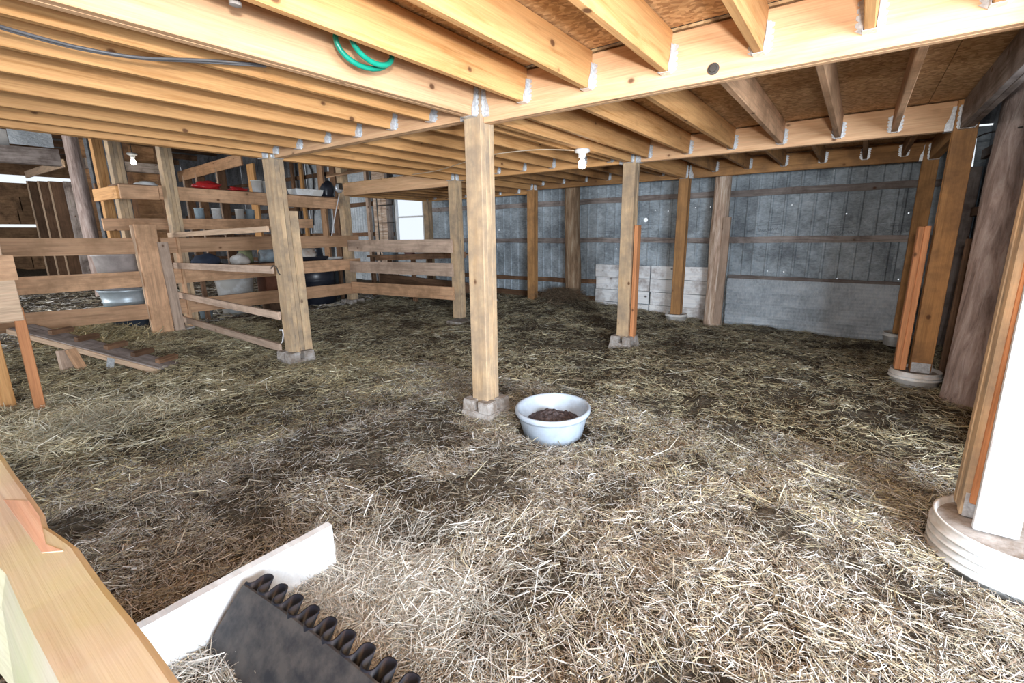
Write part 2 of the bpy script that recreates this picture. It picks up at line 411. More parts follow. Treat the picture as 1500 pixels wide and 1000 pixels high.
# floor boards laid over the joists
def sheet(name, x0, x1, y0, y1, z, t, mat, parent):
    bm = bmesh.new(); add_box(bm, ((0, 0, 0)), (x1-x0, y1-y0, t)); return link(name, bm_mesh(bm, name), mat, parent, T(((x0+x1)/2, (y0+y1)/2, z)))
yy = [YN-.1, 1.2, 2.44]
for (y0, y1) in ((YN-.1, 1.2), (1.204, 2.435), (2.475, 3.72), (3.724, 4.97), (4.974, 6.19), (6.194, 7.2)):
    xx = [XL-.06, -2.14, .30, 2.6 if y0 < 2.4 else XR+.06]
    for x0, x1 in zip(xx, xx[1:]): sheet('strand_board', x0+.002, x1-.002, y0, y1, OZ+.006, .012, OSB, ceil)
sheet('strand_board', XK-.05, XL-.07, YB-.03, 7.2, LZ1+.007, .012, OSB, ceil)
# bolt head and pipe stub
bolt = lathe([(.0001, .012), (.014, .012), (.016, .004), (.026, .003), (.026, 0)], 16)
p = YP(1045, 101, YAn)
link('bolt', bm_mesh(bolt), RUST, b2, T(p) @ Matrix.Rotation(math.pi/2, 4, 'X'))

# outer shell ------------------------------------------------------------
roof = empty('ceiling', (-9, 2, 3.9), kind='structure')
for i in range(9):
    y0 = -3+i*1.25
    sheet('roof_sheet', -24, 2.8, y0, y0+1.24, 3.9, .02, METAL_D, roof)
for i in range(12):
    board('rafter', (-23+i*1.5, -3, 3.78), (-23+i*1.5, 8, 3.78), .16, .05, BROWNW, roof)

def corrugated(w, hgt, pitch=.075, depth=.014, holes=(), kind='round', zs=None):
    """a ribbed sheet in the local XZ plane, ribs upright, origin at its lower left; holes are (x, z, r)"""
    X = list(np.arange(0, w, pitch/4))+[w]
    if kind == 'rib':
        X = []; x = 0
        while x < w-1e-6:
            X += [x, x+.012, x+.03, x+.042]; x += pitch
        X = [q for q in X if q < w]+[w]
    Z = [0, hgt] if zs is None else [0, *zs, hgt]
    X = set(np.round(X, 4)); Z = set(Z)
    for hx, hz, r in holes:
        k = 8 if r > .02 else 2
        for i in range(k+1): X.add(round(hx-r+2*r*i/k, 4)); Z.add(round(hz-r+2*r*i/k, 4))
    X = sorted(X); Z = sorted(Z)
    def dep(x):
        if kind == 'rib':
            q = x % pitch; return -depth*(0 if q > .042 else min(q/.012, 1, (.042-q)/.012))
        return depth*.5*math.cos(2*math.pi*x/pitch)
    bm = bmesh.new(); g = [[bm.verts.new((x, dep(x), z)) for z in Z] for x in X]
    for i in range(len(X)-1):
        for j in range(len(Z)-1):
            cx, cz = (X[i]+X[i+1])/2, (Z[j]+Z[j+1])/2
            if any(((cx-hx)**2+(cz-hz)**2 < r*r*1.02) if r > .02 else (abs(cx-hx) < r and abs(cz-hz) < r) for hx, hz, r in holes): continue
            bm.faces.new((g[i][j], g[i+1][j], g[i+1][j+1], g[i][j+1]))
    bmesh.ops.delete(bm, geom=[v for v in bm.verts if not v.link_faces], context='VERTS')
    return bm_mesh(bm, 'sheet')

# back wall
WY = 7.42
wb = empty('wall_back', (-3, WY, 0), kind='structure')
holes_px = [(946, 322, .032), (960, 308, .006), (979, 309, .006), (1019, 304, .006), (1041, 303, .006), (903, 364, .006),
            (1160, 300, .006), (1211, 315, .0065), (1240, 313, .007), (1331, 312, .007), (1099, 396, .006), (1124, 397, .006), (1148, 398, .006),
            (1198, 406, .006), (1226, 408, .005), (1316, 409, .007), (731, 337, .008), (1222, 250, .003)]
holes_px += [(1430-7*k/17, 190+52*k/17, .014) for k in range(18)]
hw = [(YP(u, v, WY), r) for u, v, r in holes_px]
edges = [-7.62, -6.75, -5.75, -4.85, -3.95, -3.05, -2.15, -1.2, -.38, .36, 1.06]
for x0, x1 in zip(edges, edges[1:]):
    hs = [(q.x-x0, q.z+.35, r) for q, r in hw if x0+.02 < q.x < x1-.02]
    me = corrugated(x1-x0+.02, 2.60, .165, .012, hs, 'rib')
    link('metal_sheet', me, FOIL, wb, T((x0, WY+random.uniform(-.004, .004), -.35)))
# upper wall sheets and lower strip around the window, and the wall of the old barn
for x0, x1, z0, z1 in ((-8.62, -7.62, -.3, 1.02), (-8.62, -7.62, 1.98, 3.9), (-7.62, 1.06, 2.27, 3.9)):
    link('metal_sheet', corrugated(x1-x0, z1-z0, .1, .014), METAL_L if x1 < -7 else METAL_D, wb, T((x0, WY, z0)))
xx = -8.62
while xx > -20:
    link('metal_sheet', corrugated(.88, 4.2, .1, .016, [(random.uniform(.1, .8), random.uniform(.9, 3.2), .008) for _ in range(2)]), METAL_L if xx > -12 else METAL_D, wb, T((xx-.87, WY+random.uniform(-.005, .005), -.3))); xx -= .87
# girts nailed across
for x0, x1 in ((-7.6, -3.9), (-3.9, -1.62), (-1.62, .92)):
    for z, hh in ((1.685, .085), (1.055, .085), (.36, .075)):
        if x0 > -2 and z < .5: continue
        if x0 == -3.9 and z < .5: x1 = -3.5
        board('girt', (x0, WY-.035, z), (x1, WY-.035, z+random.uniform(-.01, .01)), hh, .038, GREYW if z > .9 else BROWNW, wb, rough=.012)
for z in (1.9, 1.2, .5, 2.7): board('girt', (-20, WY-.03, z), (-8.7, WY-.03, z), .09, .04, BROWNW, wb, rough=.01)
board('sill_plank', (-6.6, WY-.06, .06), (-3.5, WY-.06, .03), .16, .04, BROWNW, wb, rough=.015)
# painted planks
for k in range(4):
    z1 = .655-k*.205
    for x0, x1 in ((-3.56, -2.62), (-2.61, -1.66)):
        board('painted_plank', (x0+random.uniform(0, .02), WY-.075, z1-.10), (x1, WY-.075, z1-.10+random.uniform(-.006, .006)), .197, .022, PANELW, wb, rough=.004)
# corrugated strips laid sideways
for k in range(4):
    W = T((.56, WY-.085-.006*k, .50-.17*k-.02)) @ Matrix.Rotation(-math.pi/2, 4, 'Y')
    me = corrugated(.185, 2.02, .045, .009); link('metal_strip', me, METAL_L, wb, T((-1.46, WY-.10-.012*(3-k), .52-.172*k)) @ Matrix.Rotation(math.pi/2, 4, 'Y') @ Matrix.Rotation(-.10, 4, 'Z'))
board('trim_board', (-1.46, WY-.07, .545), (.55, WY-.07, .525), .05, .03, GREYW, wb, rough=.01)
# faded print on the foil: a flourish of script in a box
def scribble(x, z, w):
    cu = bpy.data.curves.new('print', 'CURVE'); cu.dimensions = '3D'; cu.bevel_depth = .0013; cu.bevel_resolution = 0
    def sp(pts):
        s = cu.splines.new('POLY'); s.points.add(len(pts)-1)
        for i, (a_, b_) in enumerate(pts): s.points[i].co = (a_, 0, b_, 1)
    rr = random.Random(int(x*100))
    sp([(w*(.08+.84*t/60), .02+.018*math.sin(t*.9+rr.random())+.02*(t/60)+(.02 if t < 5 else 0)) for t in range(61)])
    sp([(0, -.03), (w, -.015)]); sp([(0, .09), (w, .10)]); sp([(0, .12), (w*.9, .13)])
    o = bpy.data.objects.new('faded_print', cu); COL.objects.link(o); cu.materials.append(INK)
    _place(o, T((x, WY-.0165, z)), wb)
INK = plain('faded_ink', (.13, .14, .17), .7)
for u, v in ((875, 350), (765, 332), (935, 338), (1107, 340), (1213, 345), (1303, 342)):
    q = YP(u, v, WY); scribble(q.x, q.z, .30)

# right wall: dark corrugated sheets, a narrow slit of daylight at the corner
wr = empty('wall_right', (.97, 5, 0), kind='structure')
for i in range(5):
    y0 = 2.75+i*.9; Wd = .9 if i < 4 else 1.045
    link('metal_sheet', corrugated(Wd+.02, 4.2, .075, .016), METAL_D, wr, T((1.02+random.uniform(-.004, .004), y0, -.3)) @ Matrix.Rotation(math.pi/2, 4, 'Z'))
for z in (.5, 1.35, 1.95): board('girt', (.985, 2.8, z), (.985, 7.38, z), .09, .04, BROWNW, wr, rough=.01)
board('corner_stud', (.93, WY-.04, -.2), (.93, WY-.04, 1.83), .13, .06, GREYW, wr, up=(1, 0, 0))

# ------------------------------------------------------------------ posts and what they stand on
def timber_post(x, y, z0, z1, mat, label, w=PW, plies=True, sec=None, base='block', group='square timber posts of the mezzanine'):
    t = empty('timber_post', (x, y, z0), label, 'post', group)
    n = 3; th = w/n
    for k in range(n):
        yy_ = y-w/2+th*(k+.5); e = (0, .004, .001)[k]
        board('post_ply', (x, yy_, z0), (x, yy_, z1), w-e*2, th-.0015, mat, t, up=(1, 0, 0), bev=.0035)
    if sec:
        (dx, dy, s0, s1, sw, st, smat) = sec
        o = board('side_board', (x+dx, y+dy, s0), (x+dx, y+dy, s1), sw, st, smat, t, up=(0, 1, 0), bev=.003)
        tag(o, 'narrower board nailed to the side of the post')
    return t
def deck_block(x, y, z, label, w=.30, hgt=.21, rot=0, notch=True, top=.25):
    bm = bmesh.new(); s = .048
    # tapered foot plus four chunky corner lugs around a cross-shaped slot
    v = add_box(bm, (0, 0, -hgt/2-.03), (w, w, hgt-.03))
    for q in v:
        if q.co.z > -hgt/2-.03: q.co.x *= top/w; q.co.y *= top/w
    if notch:
        L = top/2; g = .024
        for sx in (-1, 1):
            for sy in (-1, 1):
                lug = add_box(bm, (sx*(L+g)/2, sy*(L+g)/2, -.01), (L-g, L-g, .085))
                for q in lug:
                    if q.co.z > 0: q.co.x -= sx*.006; q.co.y -= sy*.006
    bmesh.ops.bevel(bm, geom=bm.edges[:], offset=.006, segments=2, affect='EDGES')
    for q in bm.verts: q.co += Vector((noise.noise(q.co*30), noise.noise(q.co*30+Vector((9, 0, 0))), noise.noise(q.co*30+Vector((0, 9, 0)))))*.006
    o = link('concrete_block', bm_mesh(bm), CONC, None, T((x, y, z)) @ Matrix.Rotation(rot, 4, 'Z'))
    return tag(o, label, 'block', 'concrete footing blocks under the posts')
def bucket_ring(x, y, z, r, hgt, label, mat=WHITEP, ridges=3):
    t = empty('bucket_footing', (x, y, z-hgt), label, 'bucket', 'cut white buckets filled with concrete')
    prof = [(r*.93, -hgt)]
    for k in range(ridges):
        zc = -hgt*.15-k*hgt*.16
        prof_ = [(r, zc-.012), (r+.012, zc-.01), (r+.012, zc-.002), (r, zc)]
        prof = prof[:1]+prof_+prof[1:] if k else prof+prof_
    prof += [(r+.004, .0), (r+.006, .006), (r-.004, .006), (r-.008, -.02), (r*.5, -.022)]
    link('bucket_wall', bm_mesh(lathe(prof, 56)), mat, t, T((x, y, z)), True)
    bm = lathe([(r*.9, -.08), (r-.009, -.02), (r*.6, -.008), (.001, -.004)], 40)
    link('concrete_fill', bm_mesh(bm), CONC, t, T((x, y, z)))
    return t
def bracket(t, x, y, z, w, hgt, face='y'):
    bm = bmesh.new()
    add_box(bm, (0, -h-.003, hgt/2), (w, .003, hgt)); add_box(bm, (h+.003, 0, hgt/2), (.003, w, hgt))
    for i in range(3): add_box(bm, (-w*.3+i*w*.3, -h-.006, hgt*.7), (.01, .004, .01))
    link('post_bracket', bm_mesh(bm), GALV, t, T((x, y, z)))

timber_post(X0, YA, 0, BZ1, POSTW, 'pale timber post in the middle, next to the grey feed pan')
deck_block(X0, YA, 0, 'notched grey concrete block under the middle post beside the feed pan')
P = timber_post(XL, YA, .0, BZ1, POSTW, 'timber post where the thin-board gate ends, side board on its right',
            sec=(.045, .115, -.02, 1.42, .085, .038, POSTW))
deck_block(XL, YA, 0, 'low grey concrete block under the post where the thin-board gate ends', w=.30, top=.27)
timber_post(XL, YB, 0, BZ1, POSTW, 'slim timber post at the right end of the far board fence')
deck_block(XL, YB, .0, 'pale concrete block under the post at the right end of the far fence', w=.31, top=.28, notch=False)
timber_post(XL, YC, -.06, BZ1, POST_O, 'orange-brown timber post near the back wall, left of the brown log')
P = timber_post(X0, YB, 0, BZ1, POSTW, 'yellowish timber post under the lit bare bulb, orange board on its right',
            sec=(.095, .02, 0, 1.25, .10, .04, ORANGE))
deck_block(X0, YB, 0, 'tapered white-grey concrete block under the post with the lit bulb', w=.32, top=.25)
timber_post(X0, YC, 0, BZ1, POST_O, 'brown timber post on a white pad in front of the whitewashed planks')
bucket_ring(X0, YC, .0, .15, .09, 'low white bucket footing in front of the whitewashed planks', ridges=1)
P = timber_post(XR, YB, .03, BZ1, POST_O, 'wide brown post on the right with an orange board standing at its left side', w=PW)
for dx, w_ in ((-.112, .04), (-.15, .04)):
    o = board('side_board', (XR+dx, YB-.03, .04), (XR+dx, YB-.03, 1.21+dx*.1), .13, w_-.002, ORANGE, P, up=(0, 1, 0)); tag(o, 'orange board nailed beside the post')
bracket(P, XR, YB, .03, .12, .08)
bucket_ring(XR-.02, YB, .03, .165, .16, 'round white bucket footing under the wide brown post on the right', ridges=2)
timber_post(XR-.02, YC, .0, BZ1, POST_O, 'dark brown post in the far right corner of the pen')
bucket_ring(XR-.02, YC, 0.0, .15, .14, 'small white bucket footing in the far right corner', ridges=1)
P = timber_post(XR, YA, .055, BZ1, POSTW, 'large orange-tinted post in the right foreground on a white bucket', w=.15)
bracket(P, XR-.002, YA-.004, .055, .13, .10)
o = board('side_board', (XR-.02, YA-.085, .12), (XR-.02, YA-.085, 1.87), .07, .02, ORANGE, P, up=(1, 0, 0))
tag(o, 'reddish strip on the front of the post')
bucket_ring(.62, 2.40, .055, .235, .20, 'big overexposed white bucket footing in the right foreground', ridges=4)
q0 = YP(1455, 787, 2.33); q1 = YP(1522, 420, 2.33)
o = board('white_board', (q0.x, 2.33, .055), (q1.x+.02, 2.33, 1.86), .125, .03, WHITEW, None, up=(1, 0, 0))
tag(o, 'bright white board standing on the big bucket in front of the right foreground post', 'board')
# posts of the fence line
timber_post(XK, YA, .02, 3.7, POSTW, 'tall post behind the joint of gate and fence, third from the left edge', w=.13, group='tall posts on the barn side')
deck_block(XK, YA, .0, 'rough concrete block behind the gate hinge side', w=.30, top=.26)
timber_post(XK, YB, .05, 3.0, POSTW, 'post at the corner of the two far fences, pulley hanging on it', w=.135, group='tall posts on the barn side')
deck_block(XK, YB, .06, 'white-grey concrete block at the far corner where two fences meet', w=.33, top=.29)
timber_post(XK, YC, .0, LZ1, POSTW, 'post right of the bright window behind the far fence', w=.13, group='tall posts on the barn side')
q = XP(190, 345, -8.2); timber_post(-8.2, q.y, 0, 3.7, POSTW, 'tall post second from the left, holding the left end of the long shelf', w=.14, group='tall posts on the barn side')
q = XP(167, 345, -9.3); timber_post(-9.3, q.y, 0, 3.7, PINE, 'tall golden post nearest the grey log', w=.13, group='tall posts on the barn side')

# log posts ------------------------------------------------------------
def log_post(a, b, r0, r1, mat, label, seed):
    a, b = Vector(a), Vector(b); n = 44; seg = 28; bm = bmesh.new(); rings = []
    d = (b-a).normalized(); u = d.orthogonal().normalized(); v = d.cross(u)
    for i in range(n+1):
        f = i/n; p_ = (b-a)*f; r = r0+(r1-r0)*f
        p_ = p_+u*.02*noise.noise(Vector((f*2.3, seed, 0)))+v*.02*noise.noise(Vector((f*2.3, 0, seed)))
        ring = []
        for k in range(seg):
            an = 2*math.pi*k/seg; dirv = u*math.cos(an)+v*math.sin(an)
            rr = r*(1+.09*noise.noise(Vector((math.cos(an)*1.5, math.sin(an)*1.5, f*4+seed)))+.05*noise.noise(Vector((math.cos(an)*5, math.sin(an)*5, f*5+seed))))
            if f < .08: rr *= 1+.12*(1-f/.08)
            ring.append(bm.verts.new(p_+dirv*rr))
        rings.append(ring)
    for A, B in zip(rings, rings[1:]):
        for k in range(seg): bm.faces.new((A[k], A[(k+1) % seg], B[(k+1) % seg], B[k]))
    bm.faces.new(rings[0][::-1]); bm.faces.new(rings[-1])
    bmesh.ops.recalc_face_normals(bm, faces=bm.faces[:])
    return tag(link('log_post', bm_mesh(bm), mat, None, T(a), True), label, 'log', 'round log posts')
log_post((-3.90, 7.18, -.15), (-3.96, 7.2, 2.095), .135, .125, BARK_B, 'brown barked log post against the back wall, left of the white planks', 3)
lg = log_post((-1.58, 7.12, -.25), (-1.60, 7.15, 2.095), .125, .10, BARK_P, 'pale peeled log post against the back wall, right of the white planks', 5)
o = board('nailed_slab', (-1.49, 7.0, -.1), (-1.475, 7.02, 1.36), .10, .03, FENCE_G, lg, up=(1, -.2, 0), rough=.008); tag(o, 'grey board nailed to the log')
log_post((.80, 4.70, -.25), (.845, 5.18, 3.3), .14, .12, BARK, 'thick grey log post leaning beside the right wall', 8)
o = board('dark_board', (.78, 5.42, -.1), (.80, 5.5, 1.09), .15, .03, BROWNW, None, up=(1, .3, 0)); tag(o, 'short dark reddish board standing between brown post and grey log', 'board')
log_post((-12.3, 2.83, -.1), (-12.42, 2.84, 3.7), .125, .11, BARK, 'grey log post in the old barn, far left', 12)

# ------------------------------------------------------------------ fences
def rail_set(t, pts, zs, mats, w=.185, th=.038):
    for z, mt in zip(zs, mats):
        (x0, y0), (x1, y1) = pts
        board('rail', (x0, y0, z[0]), (x1, y1, z[1]), w, th, mt, t, rough=.004)
f1 = empty('board_fence', (XK, 1, 0), 'three-board fence from the left edge to the wide short post', 'fence', 'board fences')
rail_set(f1, ((XK+.02, .45), (XK+.02, 2.14)), ((1.11, 1.085), (.71, .69), (.34, .285)), (FENCE, FENCE, FENCE))
o = board('fence_post', (XK+.075, 2.13, -.1), (XK+.075, 2.13, 1.34), .22, .05, FENCE, f1, up=(0, 1, 0))
o = board('back_strip', (XK+.04, 2.035, -.05), (XK+.04, 2.01, 1.33), .035, .03, ENDW, f1, up=(0, 1, 0))
o = board('grey_batten', (XK+.115, 2.30, -.02), (XK+.115, 2.27, 1.13), .11, .035, FENCE_G, f1, up=(0, 1, 0)); tag(o, 'greyish-pink weathered batten')
f2 = empty('board_fence', (XK, 3.7, 0), 'brown three-board fence running back from the wide short post to the corner', 'fence', 'board fences')
rail_set(f2, ((XK+.09, 2.26), (XK+.09, 5.16)), ((1.085, 1.09), (.70, .70), (.31, .29)), (FENCE, FENCE, FENCE))
f3 = empty('board_fence', (-5.8, YB, 0), 'pale three-board fence across the far side below the window', 'fence', 'board fences')
rail_set(f3, ((XK+.15, YB-.09), (XL-.02, YB-.09)), ((1.01, 1.02), (.665, .69), (.315, .355)), (FENCE_G, FENCE_G, FENCE))
board('rail', (XK+.1, YB+.5, .78), (XL-.3, YB+.5, .87), .09, .05, BROWNW, f3, rough=.01)
board('rail', (XK+.1, YB+.55, .42), (XL-.3, YB+.55, .36), .16, .05, BROWNW, f3, rough=.01)
gt = empty('board_gate', (-5.9, YA, 0), 'open gate of four thin boards ending at the post with the side board', 'gate')
for a_, b_, w_ in (((-7.12, 1.21), (-4.66, 1.25), .055), ((-7.1, .83), (-4.66, .86), .075), ((-7.14, .45), (-4.64, .40), .075), ((-7.16, .13), (-4.70, .065), .075)):
    board('rail', (a_[0], YA-.09, a_[1]), (b_[0], YA-.09, b_[1]), w_, .03, ENDW if w_ < .06 else FENCE_G, gt, rough=.003)
board('gate_stile', (-7.0, YA-.055, .05), (-7.0, YA-.055, 1.2), .09, .03, FENCE, gt, up=(1, 0, 0))
hk = tube([YP(403+dx, 391+dy, YA-.11) for dx, dy in ((-6, 2), (-3, -2), (1, -1), (3, 3), (5, 9), (7, 11))], .006, 6)
link('hook', bm_mesh(hk), RUST, gt)
hk = tube([YP(412+dx, 488+dy, YA-.11) for dx, dy in ((-2, -5), (2, -5), (3, 2), (2, 12), (0, 14))], .006, 6); link('hook', bm_mesh(hk), STRING, gt)

# pen end at the far left foreground
f4 = empty('pen_end', (-4.87, .55, 0), 'short boarded pen end with pale plywood sheet at the left edge', 'fence')
board('fence_post', (-5.2, .45, -.1), (-5.2, .45, .68), .15, .14, PINE, f4, up=(0, 1, 0))
board('upright', (-4.86, .61, -.12), (-4.87, .62, .70), .06, .035, ORANGE, f4, up=(0, 1, 0))
board('plank', (-4.85, -.3, .985), (-4.85, .66, .985), .17, .03, FENCE, f4, rough=.004)
o = board('plywood_sheet', (-4.84, -.3, .755), (-4.84, .64, .755), .29, .018, ENDW, f4); tag(o, 'pale plywood with nail heads')
board('upright', (-4.89, .55, .6), (-4.89, .57, 1.28), .10, .04, ENDW, f4, up=(0, 1, 0))
board('ledge', (-4.86, -.3, .60), (-4.86, .5, .60), .05, .04, PINE, f4)

# ramp with cleats
rp = empty('cleated_ramp', (-5.8, 1.1, 0), 'low wooden ramp with broken cleats resting on a small trestle', 'ramp')
ra, rb = ZP(232, 541, -.05), ZP(12, 482, .30)
rdir = (rb-ra).normalized(); rside = Vector((0, 0, 1)).cross(rdir).normalized()
if rside.dot(Vector((-1, 1, 0))) < 0: rside = -rside
rup = rdir.cross(rside); rup = rup if rup.z > 0 else -rup
board('ramp_deck', ra+rside*.11+rup*.0, rb+rside*.11, .22, .025, GREYW, rp, up=rside)
board('ramp_stringer', ra-rup*.02, rb-rup*.02, .05, .04, ENDW, rp, up=rup)
board('ramp_stringer', ra+rside*.22-rup*.02, rb+rside*.22-rup*.02, .05, .04, BROWNW, rp, up=rup)
Lr = (rb-ra).length
for f in (.06, .22, .40, .60, .78):
    c0 = ra+rdir*Lr*f+rup*.03
    board('cleat', c0+rside*.09, c0+rside*.30, .045, .05, BROWNW, rp, up=rup, rough=.006)
bk = ZP(100, 545, -.04)
o = board('trestle_leg', (bk.x, bk.y, -.08), (bk.x-.03, bk.y+.0, .17), .10, .035, FENCE_G, rp, up=rside)
board('trestle_leg', (bk.x+.1, bk.y+.1, -.08), (bk.x-.0, bk.y+.05, .17), .08, .035, FENCE, rp, up=rside)
tg = ra+(rb-ra)*.27-rside*.045
bm = bmesh.new(); add_box(bm, (0, 0, 0), (.06, .004, .13)); add_box(bm, (.0, -.003, -.02), (.012, .003, .05))
link('metal_tag', bm_mesh(bm), GALV, rp, T(tg-Vector((0, -.0, .045))-rside*.02) @ Matrix.Rotation(math.radians(50), 4, 'Z') @ Matrix.Rotation(.25, 4, 'Y'))

# ------------------------------------------------------------------ feed pan
pan = empty('feed_pan', (*PAN, -.105), 'round grey-blue rubber feed pan on the bedding beside the middle post', 'pan')
prof = [(r_*.95, z_*.95) for r_, z_ in [(.19, 0), (.200, .01), (.235, .15), (.243, .165), (.252, .168), (.256, .178), (.256, .196), (.250, .204), (.238, .204), (.231, .196), (.226, .17), (.19, .03), (.02, .02)]]
W = T((*PAN, -.105)) @ Matrix.Rotation(math.radians(3), 4, 'X')
link('pan_body', bm_mesh(lathe(prof, 64)), GREYP, pan, W, True)
bm = bmesh.new(); bmesh.ops.create_grid(bm, x_segments=56, y_segments=56, size=.20)
for v_ in bm.verts:
    x, y = v_.co.x, v_.co.y; r = math.hypot(x, y)
    if r > 1e-6:
        k = max(abs(x), abs(y))/r; v_.co.x *= k; v_.co.y *= k
    x, y = v_.co.x, v_.co.y; r = math.hypot(x, y)
    v_.co.z = .088+.05*math.exp(-((x-.03)**2+(y-.0)**2)/.013)+.035*math.exp(-((x+.07)**2+(y-.04)**2)/.006)-.01*(r/.2)**2+.012*noise.noise(Vector((x*40, y*40, 0)))+.006*noise.noise(Vector((x*110, y*110, 3)))
tag(link('animal_feed', bm_mesh(bm), FEED, None, W, True), 'dark crumbly feed heaped in the grey pan', 'feed', kind='stuff')

# ------------------------------------------------------------------ foreground: top rail, white board, black mat
RZ = .86
fr = empty('pen_rail', (-1, .05, .8), 'thick pale mossy top rail in the left foreground with a splintered notch', 'rail')
pe = [ZP(u, v, RZ) for u, v in ((265, 1000), (0, 645))]
yr = (pe[0].y+pe[1].y)/2
bm = bmesh.new()
Xs = np.linspace(-2.6, 1.2, 96); notch = ZP(78, 750, RZ).x; notch2 = ZP(108, 795, RZ).x
secs = []
for x in Xs:
    ef = yr + .003*noise.noise(Vector((x*6, 1, 0)))
    if x < notch: ef -= .006
    elif x < notch2: ef -= .013-.013*(x-notch)/(notch2-notch)+.003*noise.noise(Vector((x*60, 0, 0)))
    zt = RZ+.002*noise.noise(Vector((x*8, 3, 0)))
    en = ef-.066
    secs.append([bm.verts.new(q) for q in ((x, en+.012, zt), (x, ef-.006, zt), (x, ef, zt-.006), (x, ef, zt-.13), (x, en-.004, zt-.13), (x, en+.004, zt-.03))])
for A, B in zip(secs, secs[1:]):
    for k in range(6): bm.faces.new((A[k], A[(k+1) % 6], B[(k+1) % 6], B[k]))
bm.faces.new(secs[0]); bm.faces.new(secs[-1][::-1]); bmesh.ops.recalc_face_normals(bm, faces=bm.faces[:])
link('rail', bm_mesh(bm), RAILW, fr)
# torn splinter where the edge broke away
bm = bmesh.new()
cx0, cx1 = ZP(40, 722, RZ).x, ZP(112, 800, RZ).x
pts = [(cx0, yr-.030), (cx0+.03, yr-.012), (notch, yr-.012), (notch2-.02, yr-.02), (cx1, yr-.012), (cx1-.015, yr-.026), (notch, yr-.028)]
f = bm.faces.new([bm.verts.new((a_, b_, RZ+.0012)) for a_, b_ in pts]); r_ = bmesh.ops.extrude_face_region(bm, geom=[f])
bmesh.ops.translate(bm, vec=(0, 0, -.006), verts=[q for q in r_['geom'] if isinstance(q, bmesh.types.BMVert)]); bmesh.ops.recalc_face_normals(bm, faces=bm.faces[:])
o = link('splinter', bm_mesh(bm), wood('torn_wood', (.66, .42, .30), knots=False, var=.02), fr); tag(o, 'fresh orange torn patch of the rail')
for z in (.5, .18): board('rail', (-2.6, yr-.11, z), (1.2, yr-.11, z), .14, .035, FENCE_G, fr)
board('fence_post', (-3.2+.7, yr-.17, -.2), (-2.5, yr-.17, .86), .1, .09, POSTW, fr, up=(0, 1, 0))

wbx = -1.45
bm = bmesh.new(); top = []
ysb = np.linspace(-.5, .84, 26)
prs = []
for y in ysb:
    zt = .155+.005*math.sin(y*5)+.004*noise.noise(Vector((y*14, 0, 0)))-.012*sstep(.68, .84, y)*0
    prs.append([bm.verts.new(q) for q in ((wbx-.015, y, -.12), (wbx+.015, y, -.12), (wbx+.014, y, zt-.002), (wbx-.014, y, zt))])
for A, B in zip(prs, prs[1:]):
    for k in range(4): bm.faces.new((A[k], A[(k+1) % 4], B[(k+1) % 4], B[k]))
bm.faces.new(prs[0]); bm.faces.new(prs[-1][::-1]); bmesh.ops.recalc_face_normals(bm, faces=bm.faces[:])
o = link('white_board', bm_mesh(bm), WHITEW); tag(o, 'whitewashed board set on edge in the bedding in the left foreground', 'board')

# black mat with looped corrugated backing
mt_ = empty('rubber_mat', (-1.2, .5, 0), 'black rubber mat with looped corrugated edge standing in the straw', 'mat')
ma, mb = ZP(356, 856, .145), ZP(556, 1006, .145)
mdir = (mb-ma).normalized(); mnor = Vector((0, 0, 1)).cross(mdir).normalized()
if mnor.y < 0: mnor = -mnor          # away from the camera
down = (ZP(322, 1000, -.06)-ma); down = (down-mdir*down.dot(mdir)*1.0)
down = Vector((0, 0, -1))*.24 + Vector((0, -1, 0))*.16 + mdir*0.0
Lm = (mb-ma).length+.45; nseg = 60
bm = bmesh.new(); th = .006; grid = []
for i in range(nseg+1):
    s = Lm*i/nseg; col_ = []
    for j in range(9):
        t = j/8; q = ma+mdir*(s-.02*t*0)+down*t+mnor*(-.02*math.sin(math.pi*t)+.006*math.sin(s*5+t*3))
        if i == 0: q = q-mdir*.03*t
        col_.append(q)
    grid.append(col_)
for side in (0, 1):
    vs = [[bm.verts.new(q+mnor*th*side) for q in c_] for c_ in grid]
    for i in range(nseg):
        for j in range(8): bm.faces.new((vs[i][j], vs[i+1][j], vs[i+1][j+1], vs[i][j+1]))
    if side == 0: v0 = vs
for i in range(nseg):
    bm.faces.new((v0[i][0], v0[i+1][0], vs[i+1][0], vs[i][0]))
for j in range(8): bm.faces.new((v0[0][j], v0[0][j+1], vs[0][j+1], vs[0][j]))
bmesh.ops.recalc_face_normals(bm, faces=bm.faces[:])
link('mat_face', bm_mesh(bm), RUBBER, mt_, smooth=False)
bm = bmesh.new(); pitch = .078; amp = .030; npl = 20; A_ = []
nl = int(Lm/pitch)
for i in range(nl*npl+1):
    s = i/npl; ph = s*2*math.pi
    x = s*pitch + .0095*math.sin(2*ph); y = amp*(1-math.cos(ph))+.009
    A_.append((x, y))
lv = []
for i, (x, y) in enumerate(A_):
    x2, y2 = A_[min(i+1, len(A_)-1)]; x1, y1 = A_[max(i-1, 0)]; tx, ty = x2-x1, y2-y1; l = math.hypot(tx, ty) or 1; nx_, ny_ = -ty/l, tx/l
    row = []
    for o_ in (-.0022, .0022):
        for t in (0, .5, 1):
            q = ma+mdir*(x+nx_*o_)+mnor*(y+ny_*o_)+down*t*.9+Vector((0, 0, .004)); row.append(bm.verts.new(q))
    lv.append(row)
for A, B in zip(lv, lv[1:]):
    for k in (0, 1): bm.faces.new((A[k], B[k], B[k+1], A[k+1])); bm.faces.new((A[3+k], A[4+k], B[4+k], B[3+k]))
    bm.faces.new((A[0], A[3], B[3], B[0]))
bmesh.ops.recalc_face_normals(bm, faces=bm.faces[:])
link('looped_backing', bm_mesh(bm), BLACKP, mt_, smooth=True)

